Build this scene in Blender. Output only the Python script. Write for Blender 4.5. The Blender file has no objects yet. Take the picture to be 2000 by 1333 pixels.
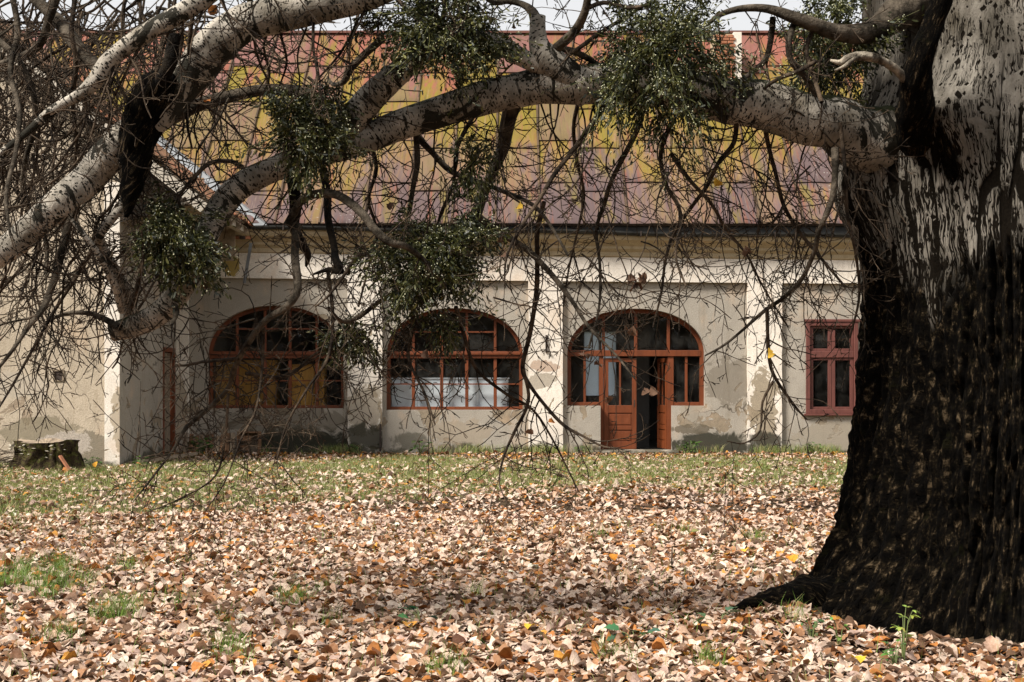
import bpy, math, random
import numpy as np
from mathutils import Vector, Matrix
random.seed(7)
rng = np.random.default_rng(7)
sc = bpy.context.scene
COL = sc.collection

# ------------------------------------------------------------------ camera, sky, sun, exposure
EYE, F = 1.6, 2778.0
cam = bpy.data.cameras.new("camera"); co = bpy.data.objects.new("camera", cam); COL.objects.link(co)
co.location = (0, 0, EYE); co.rotation_euler = (math.pi/2, 0, 0)
cam.sensor_width = 36; cam.lens = 50.0; cam.shift_y = 0.0388; cam.clip_end = 2000; cam.clip_start = .05
sc.camera = co
SUN = Vector((-0.60, -0.42, 0.80)).normalized()
elev = math.asin(SUN.z); az = math.atan2(SUN.x, SUN.y)
w = bpy.data.worlds.new("World"); sc.world = w; w.use_nodes = True
wn = w.node_tree; wn.nodes.clear()
sky = wn.nodes.new("ShaderNodeTexSky"); sky.sky_type = 'NISHITA'; sky.sun_disc = False
sky.sun_elevation = elev; sky.sun_rotation = az; sky.air_density = 1.0; sky.dust_density = 3.0
mixs = wn.nodes.new("ShaderNodeMix"); mixs.data_type = 'RGBA'; mixs.inputs[0].default_value = 0.86
mixs.inputs[7].default_value = (9.0, 8.95, 8.95, 1)          # even cloud deck
bg = wn.nodes.new("ShaderNodeBackground"); bg.inputs[1].default_value = 0.07
wo = wn.nodes.new("ShaderNodeOutputWorld")
wn.links.new(sky.outputs[0], mixs.inputs[6]); wn.links.new(mixs.outputs[2], bg.inputs[0]); wn.links.new(bg.outputs[0], wo.inputs[0])
sl = bpy.data.lights.new("sun", 'SUN'); sl.energy = 4.9; sl.angle = math.radians(15); sl.color = (1, .95, .87)
so = bpy.data.objects.new("sun", sl); COL.objects.link(so); so.rotation_euler = SUN.to_track_quat('Z', 'Y').to_euler()
sc.view_settings.view_transform = 'Standard'; sc.view_settings.look = 'None'
sc.view_settings.exposure = 0.62; sc.view_settings.gamma = 1
sc.cycles.max_bounces = 6; sc.cycles.diffuse_bounces = 3; sc.cycles.transparent_max_bounces = 8
sc.cycles.caustics_reflective = False; sc.cycles.caustics_refractive = False

def P(px, py, Y):
    return np.array([(px-1000)/F*Y, Y, EYE-(py-744)/F*Y])
def GP(px, py):
    Y = F*EYE/(py-744); return (px-1000)/F*Y, Y

# ------------------------------------------------------------------ noise
_perm = rng.permutation(512)
def _h(i, j, k):
    n = (i*374761393 + j*668265263 + k*2147483647 + 1013904223) & 0xffffffff
    n = ((n ^ (n >> 13))*1274126177) & 0xffffffff
    return ((n ^ (n >> 16)) & 0xffff)/65535.0
def vnoise(p):
    p = np.asarray(p, float); i = np.floor(p).astype(np.int64); f = p-i; f = f*f*(3-2*f)
    x, y, z = i[..., 0], i[..., 1], i[..., 2]; fx, fy, fz = f[..., 0], f[..., 1], f[..., 2]
    r = 0
    for a in (0, 1):
        for b in (0, 1):
            for c in (0, 1):
                r = r + _h(x+a, y+b, z+c)*(fx if a else 1-fx)*(fy if b else 1-fy)*(fz if c else 1-fz)
    return r
def fbm(p, o=3):
    r = 0; a = .5; t = 0
    for k in range(o):
        r = r+a*vnoise(np.asarray(p)*(2**k)+17.3*k); t += a; a *= .5
    return r/t
def sst(a, b, x):
    t = np.clip((x-a)/(b-a), 0, 1); return t*t*(3-2*t)

# ------------------------------------------------------------------ material helper
class M:
    def __init__(s, name, rough=.85, spec=.3):
        s.m = bpy.data.materials.new(name); s.m.use_nodes = True; s.t = s.m.node_tree; s.n = s.t.nodes; s.L = s.t.links
        s.b = s.n["Principled BSDF"]; s.b.inputs["Roughness"].default_value = rough
        s.b.inputs["Specular IOR Level"].default_value = spec
        s._pos = None
    def link(s, a, b):
        if isinstance(a, (int, float)): b.default_value = a
        elif isinstance(a, (tuple, list)): b.default_value = tuple(a)+((1,) if len(a) == 3 and len(b.default_value) == 4 else ())
        else: s.L.new(a, b)
    def pos(s):
        if s._pos is None:
            s._pos = s.n.new("ShaderNodeNewGeometry").outputs["Position"]
        return s._pos
    def obj(s): return s.n.new("ShaderNodeTexCoord").outputs["Object"]
    def uv(s): return s.n.new("ShaderNodeTexCoord").outputs["UV"]
    def rnd(s): return s.n.new("ShaderNodeObjectInfo").outputs["Random"]
    def attr(s, name):
        a = s.n.new("ShaderNodeAttribute"); a.attribute_name = name; return a
    def sep(s, v):
        a = s.n.new("ShaderNodeSeparateXYZ"); s.L.new(v, a.inputs[0]); return a.outputs
    def mp(s, v, sca=(1, 1, 1), loc=(0, 0, 0)):
        a = s.n.new("ShaderNodeMapping"); s.L.new(v, a.inputs[0]); a.inputs["Scale"].default_value = sca
        s.link(loc, a.inputs["Location"]); return a.outputs[0]
    def noise(s, v, sca, det=4, ro=.55, dist=0):
        a = s.n.new("ShaderNodeTexNoise"); s.L.new(v, a.inputs["Vector"]); a.inputs["Scale"].default_value = sca
        a.inputs["Detail"].default_value = det; a.inputs["Roughness"].default_value = ro; a.inputs["Distortion"].default_value = dist
        return a.outputs["Fac"]
    def vor(s, v, sca, feat='F1', out="Distance", rnd=1):
        a = s.n.new("ShaderNodeTexVoronoi"); a.feature = feat; s.L.new(v, a.inputs["Vector"]); a.inputs["Scale"].default_value = sca
        a.inputs["Randomness"].default_value = rnd
        return a.outputs[out]
    def ma(s, op, a, b=0.0, c=None):
        n = s.n.new("ShaderNodeMath"); n.operation = op; s.link(a, n.inputs[0]); s.link(b, n.inputs[1])
        if c is not None: s.link(c, n.inputs[2])
        return n.outputs[0]
    def ss(s, x, a, b):
        n = s.n.new("ShaderNodeMapRange"); n.interpolation_type = 'SMOOTHSTEP'; s.link(x, n.inputs[0])
        n.inputs[1].default_value = a; n.inputs[2].default_value = b; return n.outputs[0]
    def mix(s, f, a, b, mode='MIX'):
        n = s.n.new("ShaderNodeMix"); n.data_type = 'RGBA'; n.blend_type = mode
        s.link(f, n.inputs[0]); s.link(a, n.inputs[6]); s.link(b, n.inputs[7]); return n.outputs[2]
    def ramp(s, f, st):
        n = s.n.new("ShaderNodeValToRGB"); s.L.new(f, n.inputs[0]); e = n.color_ramp.elements
        while len(e) < len(st): e.new(.5)
        for k, (p, c) in enumerate(st): e[k].position = p; e[k].color = tuple(c)+(1,)
        return n.outputs[0]
    def bump(s, h, dist=.01, st=1):
        n = s.n.new("ShaderNodeBump"); s.L.new(h, n.inputs["Height"]); n.inputs["Distance"].default_value = dist
        n.inputs["Strength"].default_value = st; s.L.new(n.outputs[0], s.b.inputs["Normal"]); return s
    def col(s, c): s.link(c, s.b.inputs["Base Color"]); return s

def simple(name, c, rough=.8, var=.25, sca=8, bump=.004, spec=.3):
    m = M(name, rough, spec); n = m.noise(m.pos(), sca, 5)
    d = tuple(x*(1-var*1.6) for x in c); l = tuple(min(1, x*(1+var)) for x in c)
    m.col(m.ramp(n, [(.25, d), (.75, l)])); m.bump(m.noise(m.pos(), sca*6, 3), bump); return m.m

FY = 31.6; KX = FY/F
def fx(px): return (px-1000)*KX
def fz(py): return EYE-(py-744)*KX

def plaster(name, base, under, peel, coarse, blobs=(), moldz=0.5, clean=1.0):
    m = M(name, .95, .15); p = m.pos(); x, y, z = m.sep(p)
    big = m.noise(p, .9, 5, .6); mid = m.noise(p, 4.5, 5, .6, .4); fine = m.noise(p, 55, 3, .7)
    c = m.mix(m.ss(big, .35, .7), tuple(v*.84 for v in base), base)
    c = m.mix(m.ma('MULTIPLY', m.ss(mid, .45, .75), .35), c, tuple(v*.66 for v in base))
    streak = m.noise(m.mp(p, (7, 7, .5)), 1, 4, .6)
    c = m.mix(m.ma('MULTIPLY', m.ss(streak, .52, .8), .5*clean), c, tuple(v*k for v, k in zip(base, (.55, .5, .42))))
    # coat fallen off: more of it low on the wall
    pk = m.noise(p, 1.5, 7, .62, .8)
    pk = m.ma('ADD', pk, m.ma('MULTIPLY', m.ss(z, 2.6, 0.0), peel))
    pm = m.ss(pk, .66, .672)
    c = m.mix(pm, c, m.mix(m.ss(mid, .3, .7), under, tuple(v*.7 for v in under)))
    edge = m.ma('MULTIPLY', m.ss(pk, .635, .66), m.ma('SUBTRACT', 1, pm))
    c = m.mix(m.ma('MULTIPLY', edge, .45), c, tuple(min(1, v*1.25) for v in base))
    c = m.mix(m.ss(fine, .42, .62), c, m.mix(1.0, c, (.80, .785, .76), 'MULTIPLY'))
    tint = m.noise(m.mp(p, (1, 1, .8), (5, 5, 5)), 1.1, 6, .65, .5); c = m.mix(m.ma('MULTIPLY', m.ss(tint, .54, .66), .28), c, (.62, .42, .27))
    # explicit stains: (x, z, rx, rz, colour, strength)
    nz = m.ma('MULTIPLY', m.ma('SUBTRACT', m.noise(p, 2.3, 8, .7, .8), .5), 4.2)
    for bx, bz, rx, rz, bc, st in blobs:
        dx = m.ma('POWER', m.ma('ABSOLUTE', m.ma('DIVIDE', m.ma('SUBTRACT', x, bx), rx)), 2)
        dz = m.ma('POWER', m.ma('ABSOLUTE', m.ma('DIVIDE', m.ma('SUBTRACT', z, bz), rz)), 2)
        d = m.ma('ADD', m.ma('ADD', dx, dz), nz)
        c = m.mix(m.ma('MULTIPLY', m.ss(d, *((1.15, .55) if bc[0] < .12 else (.9, .84))), st), c, m.mix(m.ss(fine, .35, .65), tuple(v*.6 for v in bc), bc))
    # mould rising from the ground
    mo = m.ma('ADD', m.ma('DIVIDE', z, moldz), m.ma('MULTIPLY', m.ma('SUBTRACT', m.noise(p, 1.7, 6, .65), .5), 3.2))
    c = m.mix(m.ma('MULTIPLY', m.ss(mo, .55, .15), .85), c, m.mix(m.ss(mid, .35, .65), (.035, .034, .02), (.09, .08, .055)))
    m.col(c)
    # hairline cracks and the coarse render
    wp_ = m.n.new('ShaderNodeTexNoise'); wp_.inputs['Scale'].default_value = 3; m.L.new(p, wp_.inputs['Vector']); wq_ = m.n.new('ShaderNodeVectorMath'); wq_.operation = 'MULTIPLY_ADD'; wq_.inputs[1].default_value = (.5, .5, .5); m.L.new(wp_.outputs['Color'], wq_.inputs[0]); m.L.new(p, wq_.inputs[2])
    ck = m.ma('MULTIPLY', m.ss(m.vor(wq_.outputs[0], .8, 'DISTANCE_TO_EDGE'), .012, .004), m.ss(m.noise(p, .7, 2), .5, .58))
    c = m.mix(m.ma('MULTIPLY', ck, .7), c, (.07, .055, .04)); m.col(c)
    h = m.ma('ADD', m.ma('MULTIPLY', fine, coarse), m.ma('MULTIPLY', pm, -1.2))
    h = m.ma('ADD', h, m.ma('MULTIPLY', mid, .5))
    m.bump(h, .012, .9); return m.m

SAND = (.34, .27, .2)
MT = {}
blobs_w = [(fx(1425), fz(745), .55, .62, (.22, .185, .14), .6), (fx(1395), fz(868), 1.0, .30, (.03, .03, .018), .9), (fx(1350), fz(838), .55, .12, (.16, .13, .09), .8),
           (fx(1352), fz(785), .3, .55, (.42, .36, .28), .5),
           (fx(590), fz(862), 1.3, .33, (.03, .03, .018), .95), (fx(560), fz(822), 1.5, .35, (.16, .13, .09), .55),
           (fx(800), fz(862), .5, .2, (.05, .048, .028), .6), (fx(900), fz(850), .8, .35, (.42, .33, .23), .5),
           (fx(1640), fz(855), 1.2, .35, (.4, .34, .26), .7), (fx(1590), fz(700), .14, .95, (.5, .4, .27), .5)]
MT['grey'] = plaster("rough_grey_render", (.44, .395, .335), (.36, .29, .21), .10, 1.5, blobs_w, .32)
blobs_p = [(fx(1492), fz(800), .3, .95, (.36, .29, .2), .9), (fx(1492), fz(868), .45, .27, (.05, .048, .035), .9), (fx(1066), fz(715), .4, .14, (.5, .34, .24), .75),
           (fx(1055), fz(745), .42, .22, (.42, .36, .28), .8), (fx(712), fz(800), .42, .6, (.4, .33, .24), .7), (fx(712), fz(855), .5, .36, (.05, .047, .03), .9),
           (fx(455), fz(520), .2, .32, (.4, .27, .02), .85), (fx(350), fz(800), .2, .7, (.4, .31, .2), .7)]
MT['cream'] = plaster("limewashed_plaster", (.86, .78, .685), (.4, .32, .23), .12, .35, blobs_p, .3, .6)
blobs_g = [(-8.9, .62, .8, .28, (.22, .19, .12), .6), (-8.0, .35, .42, .33, (.2, .17, .12), .7), (-8.4, .42, .55, .26, (.58, .5, .42), .85), (-9.6, 1.5, .8, .3, (.58, .51, .42), .5)]
MT['wing'] = plaster("sandy_render", (.56, .47, .36), (.42, .33, .24), .06, 1.3, blobs_g, .3)
MT['cornice'] = plaster("stained_cornice_plaster", (.50, .40, .26), (.35, .25, .13), 0, .4, [], .1)
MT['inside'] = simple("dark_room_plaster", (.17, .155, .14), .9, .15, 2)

def redwood(name, c):
    m = M(name, .55, .4); p = m.pos(); n = m.noise(m.mp(p, (14, 14, 1.5)), 1, 5, .6); n2 = m.noise(p, 3, 4)
    cc = m.mix(m.ss(n, .4, .7), c, tuple(v*.7 for v in c)); cc = m.mix(m.ma('MULTIPLY', m.ss(n2, .55, .75), .4), cc, tuple(min(1, v*1.35+.015) for v in c))
    ch = m.noise(p, 30, 5, .7); cc = m.mix(m.ma('MULTIPLY', m.ss(ch, .66, .7), .55), cc, (.3, .22, .15))
    m.col(cc); m.bump(n, .004); return m.m
MT['red'] = redwood("red_brown_painted_wood", (.155, .037, .009))
MT['pink'] = redwood("faded_rose_painted_wood", (.135, .045, .035))
MT['yellow'] = redwood("yellow_varnished_wood", (.55, .27, .04))
MT['white'] = simple("white_lacquer", (.74, .78, .82), .4, .04, 3, .001)
MT['timber'] = simple("weathered_timber", (.27, .21, .15), .9, .35, 9)
MT['timber_pale'] = simple("bleached_timber", (.46, .41, .34), .9, .25, 9)
MT['moss'] = simple("bright_moss", (.16, .2, .02), 1, .5, 30, .02)
MT['seam'] = simple("rusty_standing_seam", (.09, .055, .03), .7, .5, 3)
MT['iron'] = simple("rusty_iron", (.05, .035, .028), .7, .4, 20)
MT['gutter'] = simple("blackened_gutter_metal", (.03, .03, .028), .6, .4, 3)
MT['zinc'] = simple("dull_zinc_sheet", (.19, .2, .21), .6, .25, 2.2, .004, .5)
MT['bright_sheet'] = simple("pale_bright_sheet", (.8, .84, .88), .9, .1, 6)
cu = M('translucent_bright_sheet', .9); ct_ = cu.n.new('ShaderNodeBsdfTranslucent'); ct_.inputs[0].default_value = (.85, .9, .95, 1); cu.L.new(ct_.outputs[0], cu.n['Material Output'].inputs[0]); MT['bright_sheet'] = cu.m  # translucent, passes sky light so the rear window looks evenly bright
MT['tile'] = simple("old_clay_tile", (.22, .12, .065), .9, .55, 5)
MT['brick'] = simple("crumbling_brick", (.36, .15, .08), .95, .3, 10)

g = M("window_glass", .03, .5); gn = g.n; gl = gn.new("ShaderNodeBsdfGlossy"); gl.inputs["Roughness"].default_value = .03; tr = gn.new("ShaderNodeBsdfTransparent"); tr.inputs[0].default_value = (.93, .94, .94, 1)
fr = gn.new("ShaderNodeFresnel"); fr.inputs[0].default_value = 1.5; mx = gn.new("ShaderNodeMixShader")
df = gn.new("ShaderNodeBsdfDiffuse"); df.inputs[0].default_value = (.32, .3, .27, 1); mx2 = gn.new("ShaderNodeMixShader")
dust = g.ma('MULTIPLY', g.ss(g.noise(g.pos(), 2.5, 6, .65), .3, .8), .05)
geo = gn.new('ShaderNodeNewGeometry'); g.L.new(g.ma('MULTIPLY', fr.outputs[0], g.ma('SUBTRACT', 1, geo.outputs['Backfacing'])), mx.inputs[0]); g.L.new(tr.outputs[0], mx.inputs[1]); g.L.new(gl.outputs[0], mx.inputs[2])
g.L.new(dust, mx2.inputs[0]); g.L.new(mx.outputs[0], mx2.inputs[1]); g.L.new(df.outputs[0], mx2.inputs[2]); g.L.new(mx2.outputs[0], gn["Material Output"].inputs[0])
MT['glass'] = g.m

# corroded, painted sheet-metal roof
m = M("corroded_painted_sheet", .7, .15); p = m.pos(); x, y, z = m.sep(p); r = m.rnd()
h = m.ss(z, 4.95, 10.7)
hn = m.ma('ADD', h, m.ma('MULTIPLY', m.ma('SUBTRACT', m.noise(m.mp(p, (2.2, .35, .35)), 1, 6, .65, .8), .5), 1.6))
hn = m.ma('ADD', hn, m.ma('MULTIPLY', m.ma('SUBTRACT', r, .5), .34))
c = m.ramp(hn, [(.0, (.10, .07, .075)), (.13, (.15, .10, .08)), (.24, (.23, .14, .05)), (.38, (.21, .145, .022)), (.56, (.19, .15, .012)), (.78, (.20, .145, .014)), (.9, (.25, .10, .045)), (.98, (.26, .085, .06))])
st = m.noise(m.mp(p, (9, .6, .6), ), 1, 5, .6)
c = m.mix(m.ma('MULTIPLY', m.ss(st, .5, .72), .85), c, (.23, .075, .045))
st2 = m.noise(m.mp(p, (5, .5, .5), (9, 3, 1)), 1, 5, .65)
c = m.mix(m.ma('MULTIPLY', m.ss(st2, .52, .75), .7), c, (.11, .07, .07))
st3 = m.noise(m.mp(p, (3.2, .7, .7), (31, 3, 1)), 1, 4, .6)
c = m.mix(m.ma('MULTIPLY', m.ss(st3, .52, .66), .65), c, (.17, .14, .012))
c = m.mix(m.ma('MULTIPLY', m.ss(r, .6, .9), .5), c, (.15, .10, .105))
sp = m.noise(p, 17, 5, .75); band = m.noise(m.mp(p, (.55, .05, .05), (4.1, 0, 0)), 1, 2)
wmask = m.ma('MULTIPLY', m.ss(sp, .6, .66), m.ss(band, .5, .62))
c = m.mix(m.ma('MULTIPLY', wmask, .75), c, (.6, .57, .54))
c = m.mix(m.ma('MULTIPLY', m.ss(m.noise(p, 2.4, 6, .7), .5, .8), .5), c, (.12, .075, .05))
rust = m.noise(m.mp(p, (22, 1.1, 1.1), (3, 0, 0)), 1, 7, .75); c = m.mix(m.ma('MULTIPLY', m.ss(rust, .52, .66), .6), c, (.075, .045, .035))
lite = m.noise(m.mp(p, (13, .9, .9), (17, 0, 0)), 1, 7, .75); c = m.mix(m.ma('MULTIPLY', m.ss(lite, .56, .7), .45), c, (.36, .27, .19))
c = m.mix(.22, c, (.085, .055, .035)); m.col(c); m.bump(m.ma('ADD', m.noise(p, 1.6, 3), m.ma('MULTIPLY', m.noise(p, 40, 3), .06)), .06, .6)
MT['roof'] = m.m

def bark_nodes(m, uv):
    """pale poplar bark: greyish white skin, dark diamond lenticels, dark cross scars"""
    n1 = m.noise(m.mp(uv, (5, 5, 1)), 1, 5, .6)
    c = m.mix(m.ss(n1, .3, .7), (.17, .15, .12), (.50, .45, .38))
    c = m.mix(m.ma('MULTIPLY', m.ss(m.noise(uv, 2.2, 5, .6), .5, .68), .75), c, (.13, .105, .07))
    return c
# limbs: uv = (around, along) in metres
m = M("pale_poplar_limb_bark", .9, .2); uv = m.uv()
c = bark_nodes(m, uv)
wv = m.n.new("ShaderNodeVectorMath"); wv.operation = 'ADD'; m.L.new(uv, wv.inputs[0])
nt = m.n.new("ShaderNodeTexNoise"); nt.inputs["Scale"].default_value = 8; m.L.new(uv, nt.inputs["Vector"])
wm = m.n.new("ShaderNodeVectorMath"); wm.operation = 'SCALE'; wm.inputs[3].default_value = .05; m.L.new(nt.outputs["Color"], wm.inputs[0]); m.L.new(wm.outputs[0], wv.inputs[1])
wuv = wv.outputs[0]
v = m.vor(m.mp(wuv, (34, 74, 1)), 1); sz = m.noise(uv, 6, 4, .6)
dots = m.ss(m.ma('ADD', v, m.ma('MULTIPLY', sz, .5)), .60, .49)
v2 = m.noise(m.mp(wuv, (2.6, 19, 1)), 1, 6, .66); scars = m.ss(v2, .575, .6)
v3 = m.noise(m.mp(uv, (3.2, 2.6, 1), (7, 3, 0)), 1, 6, .7, .6); patch = m.ss(v3, .545, .565)
dk = m.ma('MAXIMUM', m.ma('MAXIMUM', dots, scars), patch)
c = m.mix(dk, c, m.mix(m.noise(uv, 60, 3), (.008, .008, .006), (.035, .03, .02)))
at = m.attr("moss").outputs["Fac"]
mn = m.ss(m.ma('ADD', at, m.ma('MULTIPLY', m.ma('SUBTRACT', m.noise(uv, 14, 5, .7), .5), 1.3)), .45, .6)
c = m.mix(mn, c, m.mix(m.noise(uv, 40, 3), (.012, .013, .006), (.045, .05, .014)))
m.col(c); m.bump(m.ma('ADD', m.ma('MULTIPLY', dk, -1), m.ma('MULTIPLY', m.noise(uv, 45, 4, .7), .8)), .012, 1)
MT['limb'] = m.m
# trunk
m = M("old_poplar_trunk_bark", .95, .06); uv = m.uv()
c = bark_nodes(m, m.mp(uv, (1, .5, 1)))
low = m.attr("low").outputs["Fac"]
wn3 = m.n.new("ShaderNodeTexNoise"); wn3.inputs["Scale"].default_value = 7; m.L.new(uv, wn3.inputs["Vector"]); wa = m.n.new("ShaderNodeVectorMath"); wa.operation = 'MULTIPLY_ADD'; m.L.new(wn3.outputs["Color"], wa.inputs[0]); wa.inputs[1].default_value = (.05, .09, 0); m.L.new(uv, wa.inputs[2]); wu = wa.outputs[0]
v = m.vor(m.mp(wu, (23, 15, 1)), 1); v.node.distance = 'MANHATTAN'; sz = m.noise(m.mp(uv, (9, 1.6, 1)), 1, 5, .65)
dots = m.ss(m.ma('ADD', v, m.ma('MULTIPLY', sz, 1.3)), 1.05, .96)
def lines(sx, sy, w0, off):
    nn_ = m.noise(m.mp(wu, (sx, sy, 1), (off, 0, 0)), 1, 3, .55); a_ = m.ma('ABSOLUTE', m.ma('SUBTRACT', nn_, .5))
    return m.ss(m.ma('SUBTRACT', a_, m.ma('MULTIPLY', low, w0*1.6)), w0*1.1, w0*.5)
brk = m.ss(m.ma('ADD', m.noise(m.mp(uv, (6, 7, 1), (3, 3, 0)), 1, 4, .6), m.ma('MULTIPLY', low, .22)), .44, .5)
cr = m.ma('MULTIPLY', m.ma('MAXIMUM', lines(27, 2.1, .019, 0), lines(46, 4.6, .015, 5)), brk)
crack = m.attr("crack").outputs["Fac"]; dark = m.attr("dark").outputs["Fac"]
dk = m.ma('MAXIMUM', m.ma('MAXIMUM', dots, cr), m.ss(crack, .45, .7))
c = m.mix(dk, c, m.mix(m.noise(uv, 60, 3), (.005, .004, .003), (.022, .016, .01)))
nb = m.noise(m.mp(uv, (34, 9, 1)), 1, 8, .78)
db = m.ramp(nb, [(.42, (.0015, .0012, .001)), (.52, (.006, .0045, .003)), (.575, (.028, .02, .011)), (.63, (.19, .135, .08))])
gm = m.ss(m.noise(uv, 6, 6, .75), .56, .68); db = m.mix(m.ma('MULTIPLY', gm, .35), db, (.022, .021, .006))
c = m.mix(dark, c, db)
m.col(c); m.bump(m.ma('ADD', m.ma('MULTIPLY', dk, -1.6), m.ma('MULTIPLY', m.noise(m.mp(uv, (60, 22, 1)), 1, 8, .8), 2.2)), .03, 1)
MT['trunk'] = m.m
def twigmat(name, a, b):
    m = M(name, .85, .1); p = m.pos(); m.col(m.mix(m.ss(m.noise(p, 9, 5, .65), .35, .7), a, b)); m.bump(m.ma('ADD', m.noise(p, 90, 4, .7), m.ma('MULTIPLY', m.noise(p, 22, 4, .7), 3)), .008); return m.m
MT['twig'] = twigmat("dark_twig_bark", (.012, .009, .007), (.11, .078, .052))
MT['branch'] = twigmat("grey_brown_branch_bark", (.02, .016, .011), (.13, .105, .078))
MT['branch_dark'] = twigmat("rotten_dark_bark", (.003, .0025, .002), (.018, .013, .008))
MT['branch_pale'] = twigmat("bleached_dead_wood", (.02, .015, .01), (.42, .36, .28))
def colmat(name, rough=.7, spec=.25, transl=0, det=0):
    m = M(name, rough, spec); a = m.attr("Col").outputs["Color"]
    if det:
        n = m.noise(m.pos(), det, 3, .6); a = m.mix(m.ss(n, .3, .7), m.mix(1.0, a, (.72, .66, .6), 'MULTIPLY'), a)
    m.col(a)
    if transl:
        t = m.n.new("ShaderNodeBsdfTranslucent"); m.L.new(a, t.inputs[0]); x = m.n.new("ShaderNodeMixShader"); x.inputs[0].default_value = transl
        m.L.new(m.b.outputs[0], x.inputs[1]); m.L.new(t.outputs[0], x.inputs[2]); m.L.new(x.outputs[0], m.n["Material Output"].inputs[0])
    return m.m
MT['leaf'] = colmat("dry_leaf", .75, .25, .12, 60)
MT['green'] = colmat("green_leaf", .5, .4, .2)
MT['berry'] = simple("pearly_berry", (.62, .62, .42), .4, .1, 5, .0005, .5)

# ------------------------------------------------------------------ mesh helpers
def mk(name, V, Fc, mat, parent=None, smooth=False, uv=None, attrs=None, loc=None):
    me = bpy.data.meshes.new(name); V = np.asarray(V, np.float32).reshape(-1, 3)
    if isinstance(Fc, np.ndarray):
        me.vertices.add(len(V)); me.vertices.foreach_set("co", V.ravel())
        k = Fc.shape[1]; me.loops.add(Fc.size); me.polygons.add(len(Fc))
        me.loops.foreach_set("vertex_index", Fc.astype(np.int32).ravel())
        me.polygons.foreach_set("loop_start", np.arange(0, Fc.size, k, dtype=np.int32))
        me.update(calc_edges=True)
    else:
        me.from_pydata(V.tolist(), [], Fc)
    if smooth: me.polygons.foreach_set("use_smooth", np.ones(len(me.polygons), bool))
    if uv is not None:
        li = np.empty(len(me.loops), np.int32); me.loops.foreach_get("vertex_index", li)
        l = me.uv_layers.new(name="UVMap"); l.data.foreach_set("uv", np.asarray(uv, np.float32)[li].ravel())
    for k, a in (attrs or {}).items():
        a = np.asarray(a, np.float32)
        if a.ndim == 1: me.attributes.new(k, 'FLOAT', 'POINT').data.foreach_set("value", a)
        else: me.attributes.new(k, 'FLOAT_COLOR', 'POINT').data.foreach_set("color", np.c_[a, np.ones(len(a))].astype(np.float32).ravel())
    me.validate()
    o = bpy.data.objects.new(name, me); COL.objects.link(o)
    if mat: me.materials.append(mat)
    if parent: o.parent = parent
    if loc is not None: o.location = loc
    return o
def empty(name, label=None, cat=None, loc=(0, 0, 0), group=None):
    o = bpy.data.objects.new(name, None); COL.objects.link(o); o.location = loc; tag(o, label, cat, group); return o
def tag(o, label=None, cat=None, group=None, kind=None):
    if label: o['label'] = label
    if cat: o['category'] = cat
    if group: o['group'] = group
    if kind: o['kind'] = kind
    return o
class MB:
    def __init__(s): s.V = []; s.F = []; s.n = 0
    def add(s, V, Fs):
        V = np.asarray(V, float); s.V.append(V)
        for f in Fs: s.F.append([i+s.n for i in f])
        s.n += len(V); return s
    def box(s, x0, x1, y0, y1, z0, z1):
        V = [(x, y, z) for x in (x0, x1) for y in (y0, y1) for z in (z0, z1)]
        return s.add(V, [(0, 1, 3, 2), (4, 6, 7, 5), (0, 4, 5, 1), (2, 3, 7, 6), (0, 2, 6, 4), (1, 5, 7, 3)])
    def hexa(s, V): return s.add(V, [(0, 1, 3, 2), (4, 6, 7, 5), (0, 4, 5, 1), (2, 3, 7, 6), (0, 2, 6, 4), (1, 5, 7, 3)])
    def bar(s, a, b, w, h, up=(0, 0, 1)):
        a = Vector(a); b = Vector(b); d = (b-a).normalized(); u = Vector(up); sd = d.cross(u).normalized()*w/2; u = sd.cross(d).normalized()*h/2
        V = [p+i*sd+j*u for p in (a, b) for i in (-1, 1) for j in (-1, 1)]
        return s.hexa([tuple(v) for v in V])
    def prism(s, pts, y0, y1):
        """closed outline in x,z extruded along y"""
        n = len(pts); V = [(x, y0, z) for x, z in pts]+[(x, y1, z) for x, z in pts]
        return s.add(V, [tuple(range(n)), tuple(range(2*n-1, n-1, -1))]+[(i, i+n, (i+1) % n+n, (i+1) % n) for i in range(n)])
    def build(s, name, mat, parent=None, bev=0, smooth=False):
        o = mk(name, np.vstack(s.V), s.F, mat, parent, smooth)
        if bev:
            b = o.modifiers.new("bevel", 'BEVEL'); b.width = bev; b.segments = 2; b.limit_method = 'ANGLE'
        return o

def tube_arr(Pt, R, n, seam=False, ref=None):
    Pt = np.asarray(Pt, float); m_ = len(Pt); R = np.asarray(R, float)
    T = np.gradient(Pt, axis=0); T /= np.linalg.norm(T, axis=1)[:, None]+1e-9
    a = np.array(ref if ref is not None else (0, 1., .13)); Ns = np.empty((m_, 3)); 
    for i in range(m_):
        a = a-T[i]*np.dot(a, T[i]); a /= np.linalg.norm(a)+1e-9; Ns[i] = a
    B = np.cross(T, Ns)
    k = n+1 if seam else n
    th = np.arange(k)/n*2*math.pi
    V = Pt[:, None]+R[:, None, None]*(np.cos(th)[None, :, None]*Ns[:, None]+np.sin(th)[None, :, None]*B[:, None])
    i = np.arange(m_-1)[:, None]*k; j = np.arange(n)[None]
    j2 = (j+1) if seam else (j+1) % n
    Fq = np.stack([i+j, i+j2, i+k+j2, i+k+j], -1).reshape(-1, 4)
    return V, Fq, th
class Tubes:
    def __init__(s): s.V = []; s.F = []; s.n = 0
    def add(s, Pt, R, n=4):
        V, Fq, _ = tube_arr(Pt, R, n); s.V.append(V.reshape(-1, 3)); s.F.append(Fq+s.n); s.n += len(V)*n
    def build(s, name, mat, parent=None, smooth=True):
        return mk(name, np.vstack(s.V), np.vstack(s.F), mat, parent, smooth)

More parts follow.
